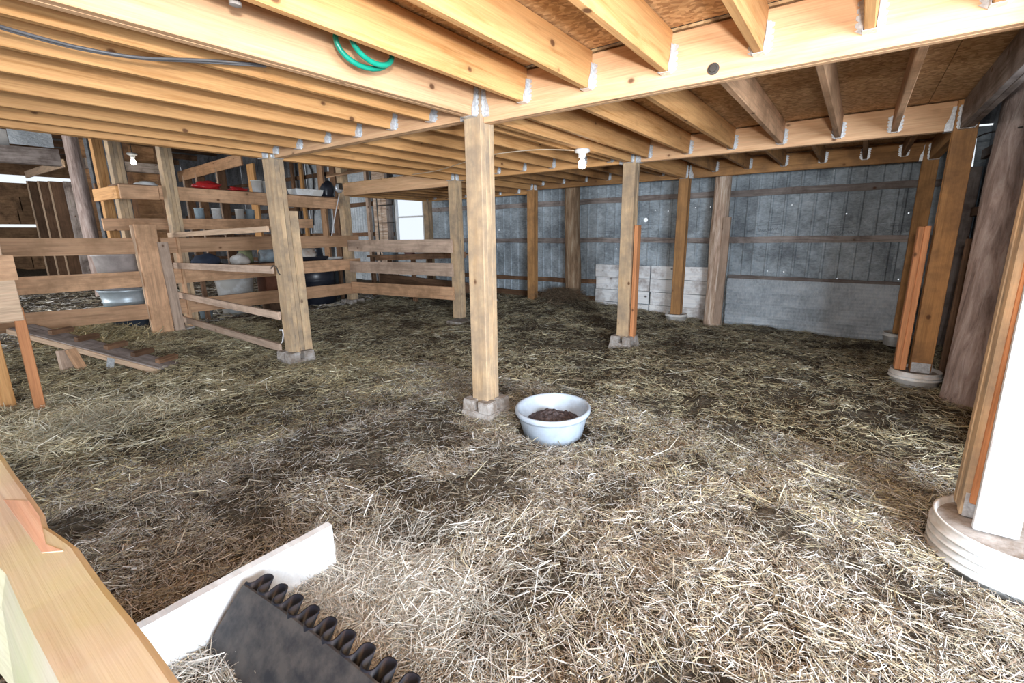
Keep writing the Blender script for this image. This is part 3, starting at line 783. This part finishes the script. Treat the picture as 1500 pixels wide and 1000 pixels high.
# ------------------------------------------------------------------ cables, hose, bulbs
def wire(name, pts, r, mat, label, cat, smooth_n=8):
    P_ = [Vector(p) for p in pts]; out = []
    for i in range(len(P_)-1):
        p0, p1, p2, p3 = P_[max(i-1, 0)], P_[i], P_[i+1], P_[min(i+2, len(P_)-1)]
        for k in range(smooth_n):
            t = k/smooth_n; out.append(.5*((2*p1)+(p2-p0)*t+(2*p0-5*p1+4*p2-p3)*t*t+(3*p1-p0-3*p2+p3)*t**3))
    out.append(P_[-1]); return tag(link(name, bm_mesh(tube(out, r, 8)), mat, smooth=True), label, cat)
zc = 1.903
wire('grey_cable', [ZP(-60, 18, zc), ZP(0, 38, zc), ZP(60, 55, zc), ZP(120, 70, zc), ZP(205, 84, zc), ZP(300, 88, zc), ZP(400, 96, zc+.01)], .0055, CABLE, 'grey electric cable run under the joists at upper left', 'cable')
wire('grey_cable', [ZP(-60, 21, zc), ZP(0, 41, zc), ZP(60, 58, zc), ZP(122, 73, zc), ZP(208, 86, zc), ZP(300, 91, zc), ZP(390, 97, zc)], .005, CABLE, 'second thinner cable running right beside the grey one under the joists', 'cable')
# hose coil hung between the first joist and the middle beam
hb = []; hc = ZP(540, 66, 1.985)
for k in range(49):
    an = 2*math.pi*k/24; rr = .115+.006*(k > 24)
    hb.append((hc.x+.045*math.sin(an*.5), hc.y+rr*math.cos(an)*1.1, 1.985+rr*.68*math.sin(an)))
tag(link('garden_hose', bm_mesh(tube(hb, .0115, 10)), GREEN, smooth=True), 'coiled green hose tucked between the joists near the middle beam', 'hose')
q = ZP(345, 8, 1.93)
st = empty('pipe_stub', q, 'short dark pipe end poking down between the joists at the top left', 'pipe')
link('pipe', bm_mesh(tube([(q.x+.01, q.y, 2.09), (q.x, q.y, 1.94)], .016, 14)), RUST, st)
link('pipe_cap', bm_mesh(tube([(q.x, q.y, 1.942), (q.x-.001, q.y, 1.930)], .019, 14)), CONC, st)

def bulb(loc, label, s=1.0, power=2.5, base=True):
    t = empty('bare_bulb', loc, label, 'lamp', 'bare light bulbs')
    if base: link('lamp_holder', bm_mesh(lathe([(.03, 0), (.055, -.003), (.058, -.018), (.05, -.026), (.03, -.032), (.026, -.06), (.018, -.064)], 24)), PORC, t, T(loc) @ Matrix.Scale(s, 4), True)
    b_ = lathe([(.013, -.06), (.015, -.075), (.029, -.10), (.031, -.118), (.022, -.137), (.003, -.144)], 20)
    link('bulb_glass', bm_mesh(b_), BULB, t, T(loc) @ Matrix.Scale(s, 4), True)
    if not base or power > 5: link('cord', bm_mesh(tube([Vector(loc), Vector((loc[0], loc[1], 3.9))], .008, 6)), RUST, t)
    point('bulb_light', Vector(loc)-Vector((0, 0, .19*s)), power, (1, .88, .68), .03)
bp = ZP(853, 218, 1.889)
hold = Vector((bp.x, bp.y, bp.z))
bulb(hold, 'lit bare bulb in a white holder beside the yellowish post', 1.15, .3)
wire('cream_cable', [ZP(843, 220, 1.88), ZP(790, 219, 1.90), ZP(745, 223, 1.90), ZP(715, 228, 1.90), ZP(672, 240, 1.90), ZP(640, 250, 1.90), ZP(600, 256, 1.90)], .0045, CREAM, 'cream-coloured cable sagging from the bulb towards the left', 'cable')
q = XP(193, 224, -13.2); bulb(q, 'lit bare bulb hanging in the old barn at upper left', 1.7, 14)
wire('black_cable', [XP(1497, 186, .80), XP(1475, 190, .78), XP(1455, 193, .75), XP(1440, 197, .72), XP(1420, 206, .9), XP(1395, 215, .9)], .006, RUBBER, 'black cable strung across the grey log on the right', 'cable')

# pulley and cord
q = XP(497, 276, XK+.14); pl = empty('pulley', q, 'small metal pulley with a white cord at the far corner post', 'pulley')
bm = lathe([(.04, -.016), (.07, -.016), (.07, -.008), (.052, 0), (.07, .008), (.07, .016), (.04, .016)], 24)
link('wheel', bm_mesh(bm), GALV, pl, T(q+Vector((.02, -.02, 0))) @ Matrix.Rotation(math.pi/2, 4, 'Y'), True)
bm = bmesh.new(); add_box(bm, (0, 0, .03), (.012, .10, .10)); add_box(bm, (.04, 0, .03), (.006, .07, .10)); link('housing', bm_mesh(bm), RUST, pl, T(q))
wire('pull_string', [XP(497, 284, XK+.15), XP(491, 315, XK+.15), XP(486, 345, XK+.15)], .008, STRING, 'white cord hanging from the pulley down to the fence', 'cord')

# ------------------------------------------------------------------ window, ladder
w1 = empty('window_1', (-8.1, WY, 1.5), kind='structure')
x0, x1, z0, z1 = -8.60, -7.66, 1.02, 1.98
for a_, b_, up_ in (((x0, z0), (x1, z0), 0), ((x0, z1), (x1, z1), 0)):
    board('window_frame', (a_[0], WY-.02, a_[1]), (b_[0], WY-.02, b_[1]), .07, .06, WHITEW, w1)
for xx_ in (x0+.02, x1-.02): board('window_frame', (xx_, WY-.02, z0), (xx_, WY-.02, z1), .07, .06, WHITEW, w1, up=(1, 0, 0))
board('sash_bar', (x0+.04, WY-.015, 1.57), (x1-.04, WY-.015, 1.57), .035, .035, WHITEW, w1)
for za, zb in ((z0+.035, 1.55), (1.59, z1-.035)):
    bm = bmesh.new(); add_box(bm, (0, 0, 0), (x1-x0-.1, .004, zb-za)); link('pane', bm_mesh(bm), GLASS, w1, T(((x0+x1)/2, WY, (za+zb)/2)))
ld = empty('metal_ladder', (-9.0, 7.2, 0), 'thin dark metal ladder left of the window', 'ladder')
la, lb = YP(552, 300, 7.2), YP(577, 300, 7.2)
for p_ in (la, lb): link('side_rail', bm_mesh(tube([(p_.x, 7.2, 0), (p_.x, 7.2, 2.3)], .014, 8)), RUST, ld)
for k in range(6):
    z = .7+k*.385-.02; link('rung', bm_mesh(tube([(la.x, 7.2, z), (lb.x, 7.2, z)], .011, 8)), RUST, ld)
o = board('bark_slab', (-9.0, 7.33, -.05), (-9.0, 7.33, 3.2), .50, .05, BARK_P, None, up=(1, 0, 0), rough=.01); tag(o, 'broad pale peeling wooden slab behind the ladder', 'board')
board('stud', (-9.42, 7.3, 0), (-9.42, 7.3, 3.8), .09, .09, FENCE_G, wb, up=(1, 0, 0))
board('stud', (-8.70, 7.3, 0), (-8.70, 7.3, 3.8), .10, .09, GREYW, wb, up=(1, 0, 0))

# ------------------------------------------------------------------ long shelf and its load
sh = empty('long_shelf', (XK-.2, 3.6, 1.7), 'long wooden shelf beam across the tall posts above the brown fence', 'shelf')
board('shelf_beam', (XK-.11, 2.0, 1.725), (XK-.11, 2.395, 1.725), .165, .04, FENCE, sh)
board('shelf_beam', (XK-.11, 2.4, 1.735), (XK-.11, 4.98, 1.70), .17, .04, FENCE, sh)
board('shelf_board', (XK-.30, 2.0, 1.81), (XK-.30, 4.98, 1.80), .02, .38, BROWNW, sh)
board('shelf_bracket', (-8.05, 1.97, 1.72), (-7.25, 2.0, 1.72), .15, .04, PINE, sh)
board('shelf_beam', (-8.09, 2.0, 1.36), (-8.09, 5.0, 1.40), .16, .04, FENCE, sh)
SZ = 1.825
def pot(x, y, z, r, hh, mat, name, label, cat, group=None, taper=.82):
    prof = [(r*taper, 0), (r, hh*.93), (r*1.06, hh*.93), (r*1.06, hh), (r*.96, hh), (r*taper*.92, .02), (.001, .02)]
    return tag(link(name, bm_mesh(lathe(prof, 32)), mat, None, T((x, y, z)), True), label, cat, group)
pot(-7.34, 3.70, SZ-.005, .075, .17, WHITEP, 'white_pot', 'white pot on the long shelf, left one of the pair', 'pot', 'white pots on the shelf')
pot(-7.34, 3.87, SZ-.005, .078, .165, WHITEP, 'white_pot', 'white pot on the long shelf, right one touching the post in view', 'pot', 'white pots on the shelf')
def lump(name, loc, s, mat, label, cat, seed=0, group=None, rough_=.25, sub=3):
    bm = bmesh.new(); bmesh.ops.create_icosphere(bm, subdivisions=sub, radius=1)
    for v_ in bm.verts:
        n_ = noise.noise(v_.co*1.6+Vector((seed, 0, 0)))*rough_+noise.noise(v_.co*4+Vector((seed, 5, 0)))*rough_*.4
        v_.co *= 1+n_; v_.co.z = max(v_.co.z, -.55); v_.co = Vector((v_.co.x*s[0], v_.co.y*s[1], (v_.co.z+.55)*s[2]))
    return tag(link(name, bm_mesh(bm), mat, None, T(loc), True), label, cat, group)
lump('red_glove', (-7.32, 3.02, SZ), (.07, .16, .06), RED, 'crumpled red cloth on the long shelf, left one', 'cloth', 1, 'red bundles on the shelf', .5)
lump('red_glove', (-7.32, 3.42, SZ), (.06, .13, .035), RED, 'flatter red cloth on the long shelf next to the white pots', 'cloth', 2, 'red bundles on the shelf', .5)
def tray(x, y, z, sx, sy, hh, mat, name, label, cat, rot=0):
    bm = bmesh.new(); v = add_box(bm, (0, 0, hh/2), (sx, sy, hh))
    for q in v:
        if q.co.z < hh/2: q.co.x *= .8; q.co.y *= .88
    topf = max(bm.faces, key=lambda f: f.calc_center_median().z)
    r_ = bmesh.ops.inset_region(bm, faces=[topf], thickness=.02); bmesh.ops.translate(bm, vec=(0, 0, -hh*.75), verts=topf.verts)
    bmesh.ops.bevel(bm, geom=bm.edges[:], offset=.006, segments=2, affect='EDGES')
    return tag(link(name, bm_mesh(bm), mat, None, T((x, y, z)) @ Matrix.Rotation(rot, 4, 'Z')), label, cat)
tray(-7.33, 4.47, SZ-.012, .26, .48, .10, WHITEP, 'grey_tray', 'long pale tray on the right part of the shelf', 'tray')
lump('dark_bundle', (-7.33, 4.87, SZ-.02), (.09, .13, .17), BLACKP, 'dark bundle at the right end of the shelf', 'bundle', 4)
pot(-7.36, 4.10, SZ-.012, .06, .26, POSTW, 'wooden_tub', 'tall pale container on the shelf just right of the gate post', 'container')
lump('pale_cloth', (-8.05, 2.55, 1.80), (.08, .16, .09), WHITEP, 'pale bundle lying at the left end of the shelf under the barn bulb', 'cloth', 6)
# small jars on the lower shelf
for k, (y, mt2, lb2) in enumerate(((3.25, BLUEG, 'bluish jar on the low shelf, leftmost'), (3.5, WHITEP, 'white jar on the low shelf, second from left'), (3.85, WHITEP, 'white carton-like jar on the low shelf near the post'), (4.02, BLUEG, 'bluish-grey jar on the low shelf near the post'))):
    pot(-8.3, y, 1.45, .065, .17, mt2, 'storage_jar', lb2, 'jar', 'jars on the low shelf', 1)
board('shelf_board', (-8.3, 2.9, 1.44), (-8.3, 4.6, 1.44), .02, .3, BROWNW, sh)

# workbench behind the brown fence
bn = empty('workbench', (-7.75, 4.1, .8), 'cluttered low bench behind the brown fence', 'bench')
board('bench_top', (-7.75, 2.75, .76), (-7.75, 5.2, .76), .03, .55, BROWNW, bn)
for yb in (2.85, 3.98, 5.1):
    for xb in (-7.98, -7.52): board('leg', (xb, yb, -.1), (xb, yb, .745), .06, .05, BROWNW, bn, up=(1, 0, 0))
lump('white_bag', (-7.62, 3.45, .775), (.13, .13, .10), WHITEP, 'round whitish lump on the bench, left of the gate post', 'bag', 9)
lump('grey_bag', (-7.7, 3.98, .775), (.16, .22, .16), BLUEG, 'grey-blue bag on the bench just left of the gate post', 'bag', 10, None, .5)
lump('green_bag', (-7.85, 3.65, .775), (.10, .10, .18), plain('olive_cloth', (.22, .24, .13), .8), 'olive bundle on the bench behind the white lump', 'bag', 11)
tray(-7.6, 4.55, .775, .4, .55, .07, BLACKP, 'black_tray', 'black tray on the bench right of the gate post', 'tray')
lump('paper_sack', (-7.62, 4.5, .80), (.15, .22, .13), plain('pale_sack', (.55, .52, .48), .7, 0, (.38, .28, .22), 6), 'pale crumpled sack lying in the black tray', 'sack', 13, None, .6)
lump('black_bag', (-7.85, 4.85, .775), (.12, .12, .22), BLACKP, 'black bag on the bench by the far corner post', 'bag', 14)
tray(-7.55, 5.0, .775, .15, .32, .04, WHITEP, 'flat_tray', 'flat white tray at the right end of the bench', 'tray')
lump('dark_cloth', (-7.7, 3.0, .775), (.12, .18, .11), plain('navy_cloth', (.03, .045, .08), .8), 'navy cloth on the left end of the bench', 'cloth', 15)

# tubs under the bench
def tub(x, y, z, r, hh, mat, label, cat='tub', taper=.88, rings=0, handles=False):
    t = empty('tub', (x, y, z), label, cat)
    prof = [(r*taper, 0)]
    for k in range(rings):
        zz = hh*(.3+.3*k); rr = r*(taper+(1-taper)*zz/hh); prof += [(rr, zz-.012), (rr+.01, zz), (rr, zz+.012)]
    prof += [(r, hh-.03), (r+.014, hh-.025), (r+.016, hh-.005), (r+.004, hh), (r-.008, hh-.004), (r*taper-.01, .02), (.001, .02)]
    link('tub_body', bm_mesh(lathe(prof, 48)), mat, t, T((x, y, z)), True); return t
tub(-7.75, 2.02, G(-7.75, 2.02), .24, .36, plain('dark_blue_plastic', (.06, .08, .11), .4), 'dark blue-grey bucket below the galvanised tub left of the wide fence post')
tub(-7.72, 2.0, .32, .27, .22, plain('galvanised_tub', (.40, .48, .54), .4, .3, (.28, .34, .38), 6), 'pale blue-grey tub stacked on the dark bucket behind the left fence', rings=1)
tub(-7.68, 1.98, .54, .25, .45, plain('greyish_bucket', (.45, .42, .42), .6), 'dull grey bucket topmost of the stack behind the left fence', taper=.8)
t = tub(-7.85, 3.42, G(-7.85, 3.4)+.01, .27, .60, WHITEP, 'large stained white tub under the bench behind the gate', taper=.78)
tub(-7.72, 4.72, G(-7.7, 4.7), .33, .68, BLACKP, 'big black barrel under the bench right of the gate post', 'barrel', .97, 2)
tub(-7.75, 5.3, G(-7.7, 5.3), .2, .62, plain('dark_grey_plastic', (.04, .045, .05), .5), 'dark grey barrel behind the far corner post', 'barrel', .95, 1)
bm = bmesh.new(); add_box(bm, (0, 0, .17), (.30, .42, .34)); bmesh.ops.bevel(bm, geom=bm.edges[:], offset=.01, segments=2, affect='EDGES')
tag(link('brown_crate', bm_mesh(bm), plain('rust_brown', (.20, .075, .04), .6), None, T((-7.8, 4.02, .27))), 'rust-brown box under the bench beside the white tub', 'box')
bm = bmesh.new(); add_box(bm, (0, 0, .14), (.28, .36, .28)); bmesh.ops.bevel(bm, geom=bm.edges[:], offset=.01, segments=2, affect='EDGES')
tag(link('wooden_crate', bm_mesh(bm), BROWNW, None, T((-7.8, 4.02, -.01))), 'dark wooden crate beneath the rust-brown box', 'box')
pot(-7.75, 2.92, G(-7.75, 2.9), .09, .16, BLUEG, 'small_pail', 'small bluish pail on the floor left of the white tub', 'pail')

# bench beyond the far fence, with odds and ends
bn2 = empty('feed_bunk', (-6, 5.75, .8), 'dark wooden bunk behind the far fence', 'bench')
board('bunk_top', (-7.4, 5.85, .80), (-5.0, 5.85, .86), .03, .5, BROWNW, bn2)
for xb in (-7.3, -6.2, -5.1): board('leg', (xb, 5.65, -.1), (xb, 5.65, .80), .07, .06, BROWNW, bn2, up=(1, 0, 0)); board('leg', (xb, 6.05, -.1), (xb, 6.05, .80), .07, .06, BROWNW, bn2, up=(1, 0, 0))
lump('glass_jars', (-7.05, 5.85, .82), (.16, .1, .13), BLUEG, 'pale grey bundle on the dark bunk, leftmost', 'bundle', 20, None, .6)
lump('pink_rag', (-6.5, 5.85, .835), (.12, .1, .09), plain('pink_rag', (.5, .3, .28), .8), 'pinkish rag on the dark bunk', 'rag', 21, None, .6)
tray(-6.05, 5.85, .845, .42, .26, .10, WHITEP, 'white_tray', 'white tray on the dark bunk below the window', 'tray')

# ------------------------------------------------------------------ old barn, far left
wl_ = empty('wall_left', (-22, 2, 0), kind='structure')
XW = -22.0
g1 = XP(20, 262, XW).z; g2 = XP(20, 331, XW).z
rows = []
z = g1+.12
while z < 4.2: rows.append((z, z+.40)); z += .39
z = g1-.12; 
k = 0
while z > g2+.15: rows.append((max(z-.44, g2+.05), z)); z -= .43
z = g2-.04
while z > -.2: rows.append((z-.44, z)); z -= .43
for za, zb in rows:
    y = -4
    while y < 7.4:
        y2 = min(y+random.uniform(2.2, 3.4), 7.45); board('siding_plank', (XW, y, (za+zb)/2), (XW, y2+.03, (za+zb)/2), zb-za, .03, BARNW, wl_); y = y2
# bright snow or yard seen under the far planks is simply the open door at the left wall's foot
# stud partition running towards the back, left of the log
pt1 = empty('stud_partition', (-16, 3, 0), 'open stud frame with a pale header beyond the grey log, far left', 'partition')
Yh = 3.05
ha, hb2 = YP(38, 256, Yh), YP(93, 239, Yh)
board('header', ha, hb2, .17, .04, ENDW, pt1)
for u, u2 in ((40, 68), (56, 79), (72, 93), (91, 118)):
    ta = YP(u, 262, Yh); board('stud', (ta.x, Yh+.12, .0), (ta.x, Yh+.12, ta.z-.05), .24, .05, BROWNW if u != 91 else GREYW, pt1, up=(0, 1, 0))
    board('stud_lit_edge', (ta.x, Yh-.02, .0), (ta.x, Yh-.02, ta.z-.05), .03, .055, ENDW, pt1, up=(0, 1, 0)) if u != 91 else None  # pale strip: the light on the stud's narrow side put into its colour
# heavy old tie beam, pale sheet above it
t2 = empty('tie_beam', (-13, 0, 2.7), 'heavy old grey timber beam overhead at the far left', 'beam')
ba, bb = XP(-40, 222, -12.9), XP(96, 236, -12.9)
board('timber', (-12.9, ba.y, ba.z), (-12.9, 2.72, ba.z+.02), .30, .2, GREYW, t2, rough=.02)
sc_ = empty('roof_panel', (-13, 0, 3), 'pale corrugated sheet above the old timber beam', 'sheet')
board('sheet', (-13.1, -2.4, ba.z+.30), (-13.1, 2.1, ba.z+.30), .34, .02, plain('chalky_board', (.62, .60, .58), .8), sc_)
board('sheet', (-13.12, -2.4, ba.z+.66), (-13.12, 2.1, ba.z+.66), .34, .02, WHITEP, sc_)
link('sheet', corrugated(.60, .30, .3, .005), METAL_L, sc_, T((-12.75, 2.05, ba.z+.18)) @ Matrix.Rotation(math.pi/2, 4, 'Z'))
# metal-clad partition behind the tall posts, beside the log
pw = empty('metal_partition', (-12.3, 3.8, 0), 'dark corrugated partition between the grey log and the tall posts', 'partition')
link('sheet', corrugated(.44, 3.9, .09, .02), METAL_D, pw, T((-12.1, 2.95, -.1)) @ Matrix.Rotation(math.pi/2, 4, 'Z'))
link('sheet', corrugated(.20, 3.9, .09, .02), METAL_D, pw, T((-12.2, 3.36, -.1)) @ Matrix.Rotation(math.pi/2, 4, 'Z'))
board('girt', (-12.0, 2.95, 2.15), (-12.1, 3.52, 2.15), .12, .05, BROWNW, pw)
# boarded room end with the bulb
br = empty('boarded_partition', (-15, 5, 0), 'dark boarded partition behind the barn bulb', 'partition')
for k in range(9):
    board('plank', (-15, 3.5, .3+k*.42), (-15, 5.15, .3+k*.42), .40, .03, BARNW, br, rough=.005)
board('cross_beam', (-14.6, 3.5, XP(220, 247, -14.6).z), (-14.6, 5.1, XP(220, 247, -14.6).z), .22, .15, GREYW, br, rough=.01)
for yv in (4.35, 5.05): board('stud', (-14.8, yv, 0), (-14.8, yv, 3.8), .16, .06, BROWNW, br, up=(0, 1, 0))
# stud partition with header in front of the far metal wall
pt2 = empty('stud_partition', (-12, 5.6, 0), 'stud frame with a pale header above the shelf, in front of the far metal wall', 'partition')
Yh = 5.6
ha, hb2 = YP(262, 259, Yh), YP(354, 233, Yh)
board('header', ha, (hb2.x, hb2.y, hb2.z), .26, .04, FENCE, pt2)
for u in (268, 287, 318, 362):
    ta = YP(u, 255, Yh); board('stud', (ta.x, Yh+.1, 0), (ta.x, Yh+.1, 2.8), .18 if u < 360 else .05, .05 if u < 360 else .30, BROWNW if u != 362 else PINE, pt2, up=(0, 1, 0))
    board('stud_lit_edge', (ta.x, Yh-.01, 0), (ta.x, Yh-.01, 2.8), .03, .055, FENCE_G, pt2, up=(0, 1, 0)) if u < 360 else None  # paler strip painting the lit narrow side of each dark stud
for i, (u, w_, mt3) in enumerate(((438, .12, PINE), (466, .22, FENCE), (395, .14, BROWNW), (425, .10, BROWNW), (484, .22, BROWNW))):
    ta = YP(u, 262, 7.2); board('stud', (ta.x, 7.28, 0), (ta.x, 7.28, 3.8), w_, .06, mt3, wb, up=(1, 0, 0))
wire('black_cable', [YP(452, 240, 7.38), YP(457, 252, 7.38), YP(459, 266, 7.38), YP(459, 281, 7.38), YP(459, 330, 7.38)], .022, RUBBER, 'black cable hanging on the far metal wall above the shelf', 'cable')
o = board('loose_plank', XP(478, 258, XK-.1), XP(545, 247, XK+.4), .14, .02, FENCE, None, up=(-.3, .5, .25)); tag(o, 'loose plank lying under the joists above the pulley', 'plank')
lump('scrap_paper', (-5.3, 6.6, G(-5.3, 6.6)+.0), (.18, .09, .03), WHITEP, 'white scrap lying on the bedding near the back wall', 'scrap', 30)

# ------------------------------------------------------------------ straw
def straw(name, label, n, region, lmin, lmax, wmin, wmax, zoff=0, dens=None, lift=.35, palette=None, hf=gh, tuft=.45):
    # part of the stalks lie in loose tufts that share a direction
    x, y = region(n); nt_ = int(n*tuft); k0 = rng.integers(nt_, n, nt_) if nt_ else None
    az0 = 2*math.pi*rng.random(n)
    if nt_:
        k0 = nt_ + rng.integers(0, max(1, (n-nt_)//9), nt_); az0[:nt_] = az0[k0]+rng.normal(0, .16, nt_)
        x[:nt_] = x[k0]+rng.normal(0, .018, nt_); y[:nt_] = y[k0]+rng.normal(0, .018, nt_)
    keep = np.hypot(x-PAN[0], y-PAN[1]) > .25
    keep &= (np.abs(x-X0) > .11) | (np.abs(y-YA) > .11)
    keep &= (np.hypot(x-.62, y-2.40) > .26) & (y < 7.36) & ((x < .93) | (y < 2.7))
    if dens is not None: keep &= rng.random(len(x)) < dens(x, y)
    x, y, az = x[keep], y[keep], az0[keep]; n = len(x)
    L = rng.uniform(lmin, lmax, n)*rng.choice([.6, 1, 1, 1.5], n); w = rng.uniform(wmin, wmax, n)
    bend = rng.normal(0, .45, n); pit = rng.normal(.03, lift*.35, n)
    d0 = np.stack([np.cos(az-bend/2), np.sin(az-bend/2)], 1); d1 = np.stack([np.cos(az+bend/2), np.sin(az+bend/2)], 1)
    c = np.stack([x, y], 1); p0 = c-d0*L[:, None]/2; p2 = c+d1*L[:, None]/2
    base = rng.uniform(.0, .022, n)+zoff
    z1 = hf(x, y)+base+.007; z0 = np.maximum(hf(p0[:, 0], p0[:, 1])+.001, z1-np.tan(pit)*L/2); z2 = np.maximum(hf(p2[:, 0], p2[:, 1])+.001, z1+np.tan(pit)*L/2)
    z0 = np.minimum(z0, z1+.06); z2 = np.minimum(z2, z1+.06)
    pn = np.stack([-np.sin(az), np.cos(az)], 1)*w[:, None]/2; tw = rng.normal(0, .5, n)*w/2
    def pr(pxy, z, s): return np.concatenate([pxy+s*pn, (z+s*tw)[:, None]], 1)
    V = np.stack([pr(p0, z0, 1), pr(p0, z0, -1), pr(c, z1, 1), pr(c, z1, -1), pr(p2, z2, .6), pr(p2, z2, -.6)], 1)
    f0 = np.arange(n)[:, None]*6
    F = np.concatenate([f0+np.array([0, 1, 3, 2]), f0+np.array([2, 3, 5, 4])], 1).reshape(-1, 4)
    me = np_mesh(name, V.reshape(-1, 3), F, False); me.materials.append(STRAWM)
    pal = np.array(palette or [(.53, .50, .43), (.47, .41, .29), (.32, .265, .20), (.18, .135, .10), (.80, .78, .75), (.54, .53, .52), (.08, .06, .05)])
    pr_ = np.array([.22, .2, .18, .13, .1, .1, .07]); k = rng.choice(len(pal), n, p=pr_[:len(pal)]/pr_[:len(pal)].sum())
    col = pal[k]*rng.uniform(.8, 1.2, (n, 1))
    mk = muck_shade(x, y)[:, None]; col = col*(1-.35*mk)
    col = np.concatenate([col, np.ones((n, 1))], 1).astype(np.float32)
    at = me.attributes.new('tint', 'FLOAT_COLOR', 'POINT'); at.data.foreach_set('color', np.repeat(col, 6, 0).ravel())
    return tag(link(name, me, None), label, 'straw', kind='stuff')
def box(x0, x1, y0, y1):
    return lambda n: (rng.uniform(x0, x1, n), rng.uniform(y0, y1, n))
def seen(x, y):
    # keep what lies in or near the camera's field
    dx, dy = x, y; zc_ = dx*CF.x+dy*CF.y-1.25*CF.z; xr_ = (dx*CR.x+dy*CR.y-1.25*CR.z)/np.maximum(zc_, .05); yu = (dx*CU.x+dy*CU.y-1.25*CU.z)/np.maximum(zc_, .05)
    return (zc_ > .2) & (np.abs(xr_) < 1.35) & (yu > -1.0)
def dn(thin): return lambda x, y: seen(x, y)*(1-thin*muck_shade(x, y))
straw('straw', 'loose straw and hay covering the floor near the camera', 230000, box(-3.4, 1.5, .0, 3.2), .025, .085, .0012, .0030, 0, dn(.75), .6)
straw('straw', 'straw and trodden hay over the middle of the pen', 190000, box(-7.0, 1.1, 2.2, 7.35), .035, .09, .0018, .0042, 0, dn(.65), .5, [(.56, .51, .34), (.46, .40, .25), (.34, .28, .18), (.20, .155, .11), (.72, .68, .52), (.52, .49, .40), (.09, .07, .05)])
straw('straw', 'straw over the floor left of the gate and around the ramp', 90000, box(-7.2, -2.8, -.2, 3.0), .04, .11, .002, .0045, 0, dn(.5), .5, [(.66, .59, .38), (.56, .48, .29), (.40, .33, .20), (.25, .19, .12), (.80, .74, .54), (.58, .53, .40), (.10, .08, .05)])
straw('straw', 'straw strewn over the old barn floor beyond the fences', 30000, box(-16, -7.0, .2, 6.5), .08, .22, .006, .012, 0, None, .4)
straw('straw', 'long pale stalks scattered on top of the bedding', 1500, box(-4.5, 1.2, .2, 4.5), .12, .20, .002, .0038, .008, dn(.2), .35, [(.66, .60, .42), (.58, .53, .42), (.70, .68, .60)])
def blob(cx, cy, r): return lambda n: (rng.normal(cx, r, n), rng.normal(cy, r, n))
straw('hay_heap', 'brown hay heap against the foot of the brown log', 2600, blob(-3.95, 6.95, .16), .10, .28, .003, .006, .03, None, 1.2, [(.30, .22, .15), (.38, .29, .20), (.22, .16, .11)])
straw('hay_heap', 'pale hay heap by the ramp below the left fence', 2600, blob(-7.35, 1.55, .25), .10, .25, .004, .008, .03, None, 1.1, [(.55, .46, .26), (.46, .38, .22), (.60, .54, .36)])
straw('hay_heap', 'straw piled against the white board and the black mat', 9500, blob(-1.16, .74, .24), .06, .14, .0015, .003, .01, None, .7, [(.66, .64, .60), (.55, .52, .47), (.72, .70, .62), (.40, .36, .30)])
qq = ZP(110, 615, -.06)  # pale stalks paint a patch of sunlight on the left floor
straw('sunpatch_straw', 'straw coloured pale as a patch of sunlight near the leaning orange upright at the left', 7000, blob(qq.x, qq.y, .38), .06, .16, .002, .0045, .012, None, .7, [(.86, .80, .60), (.74, .66, .46), (.92, .88, .74), (.60, .52, .36)])
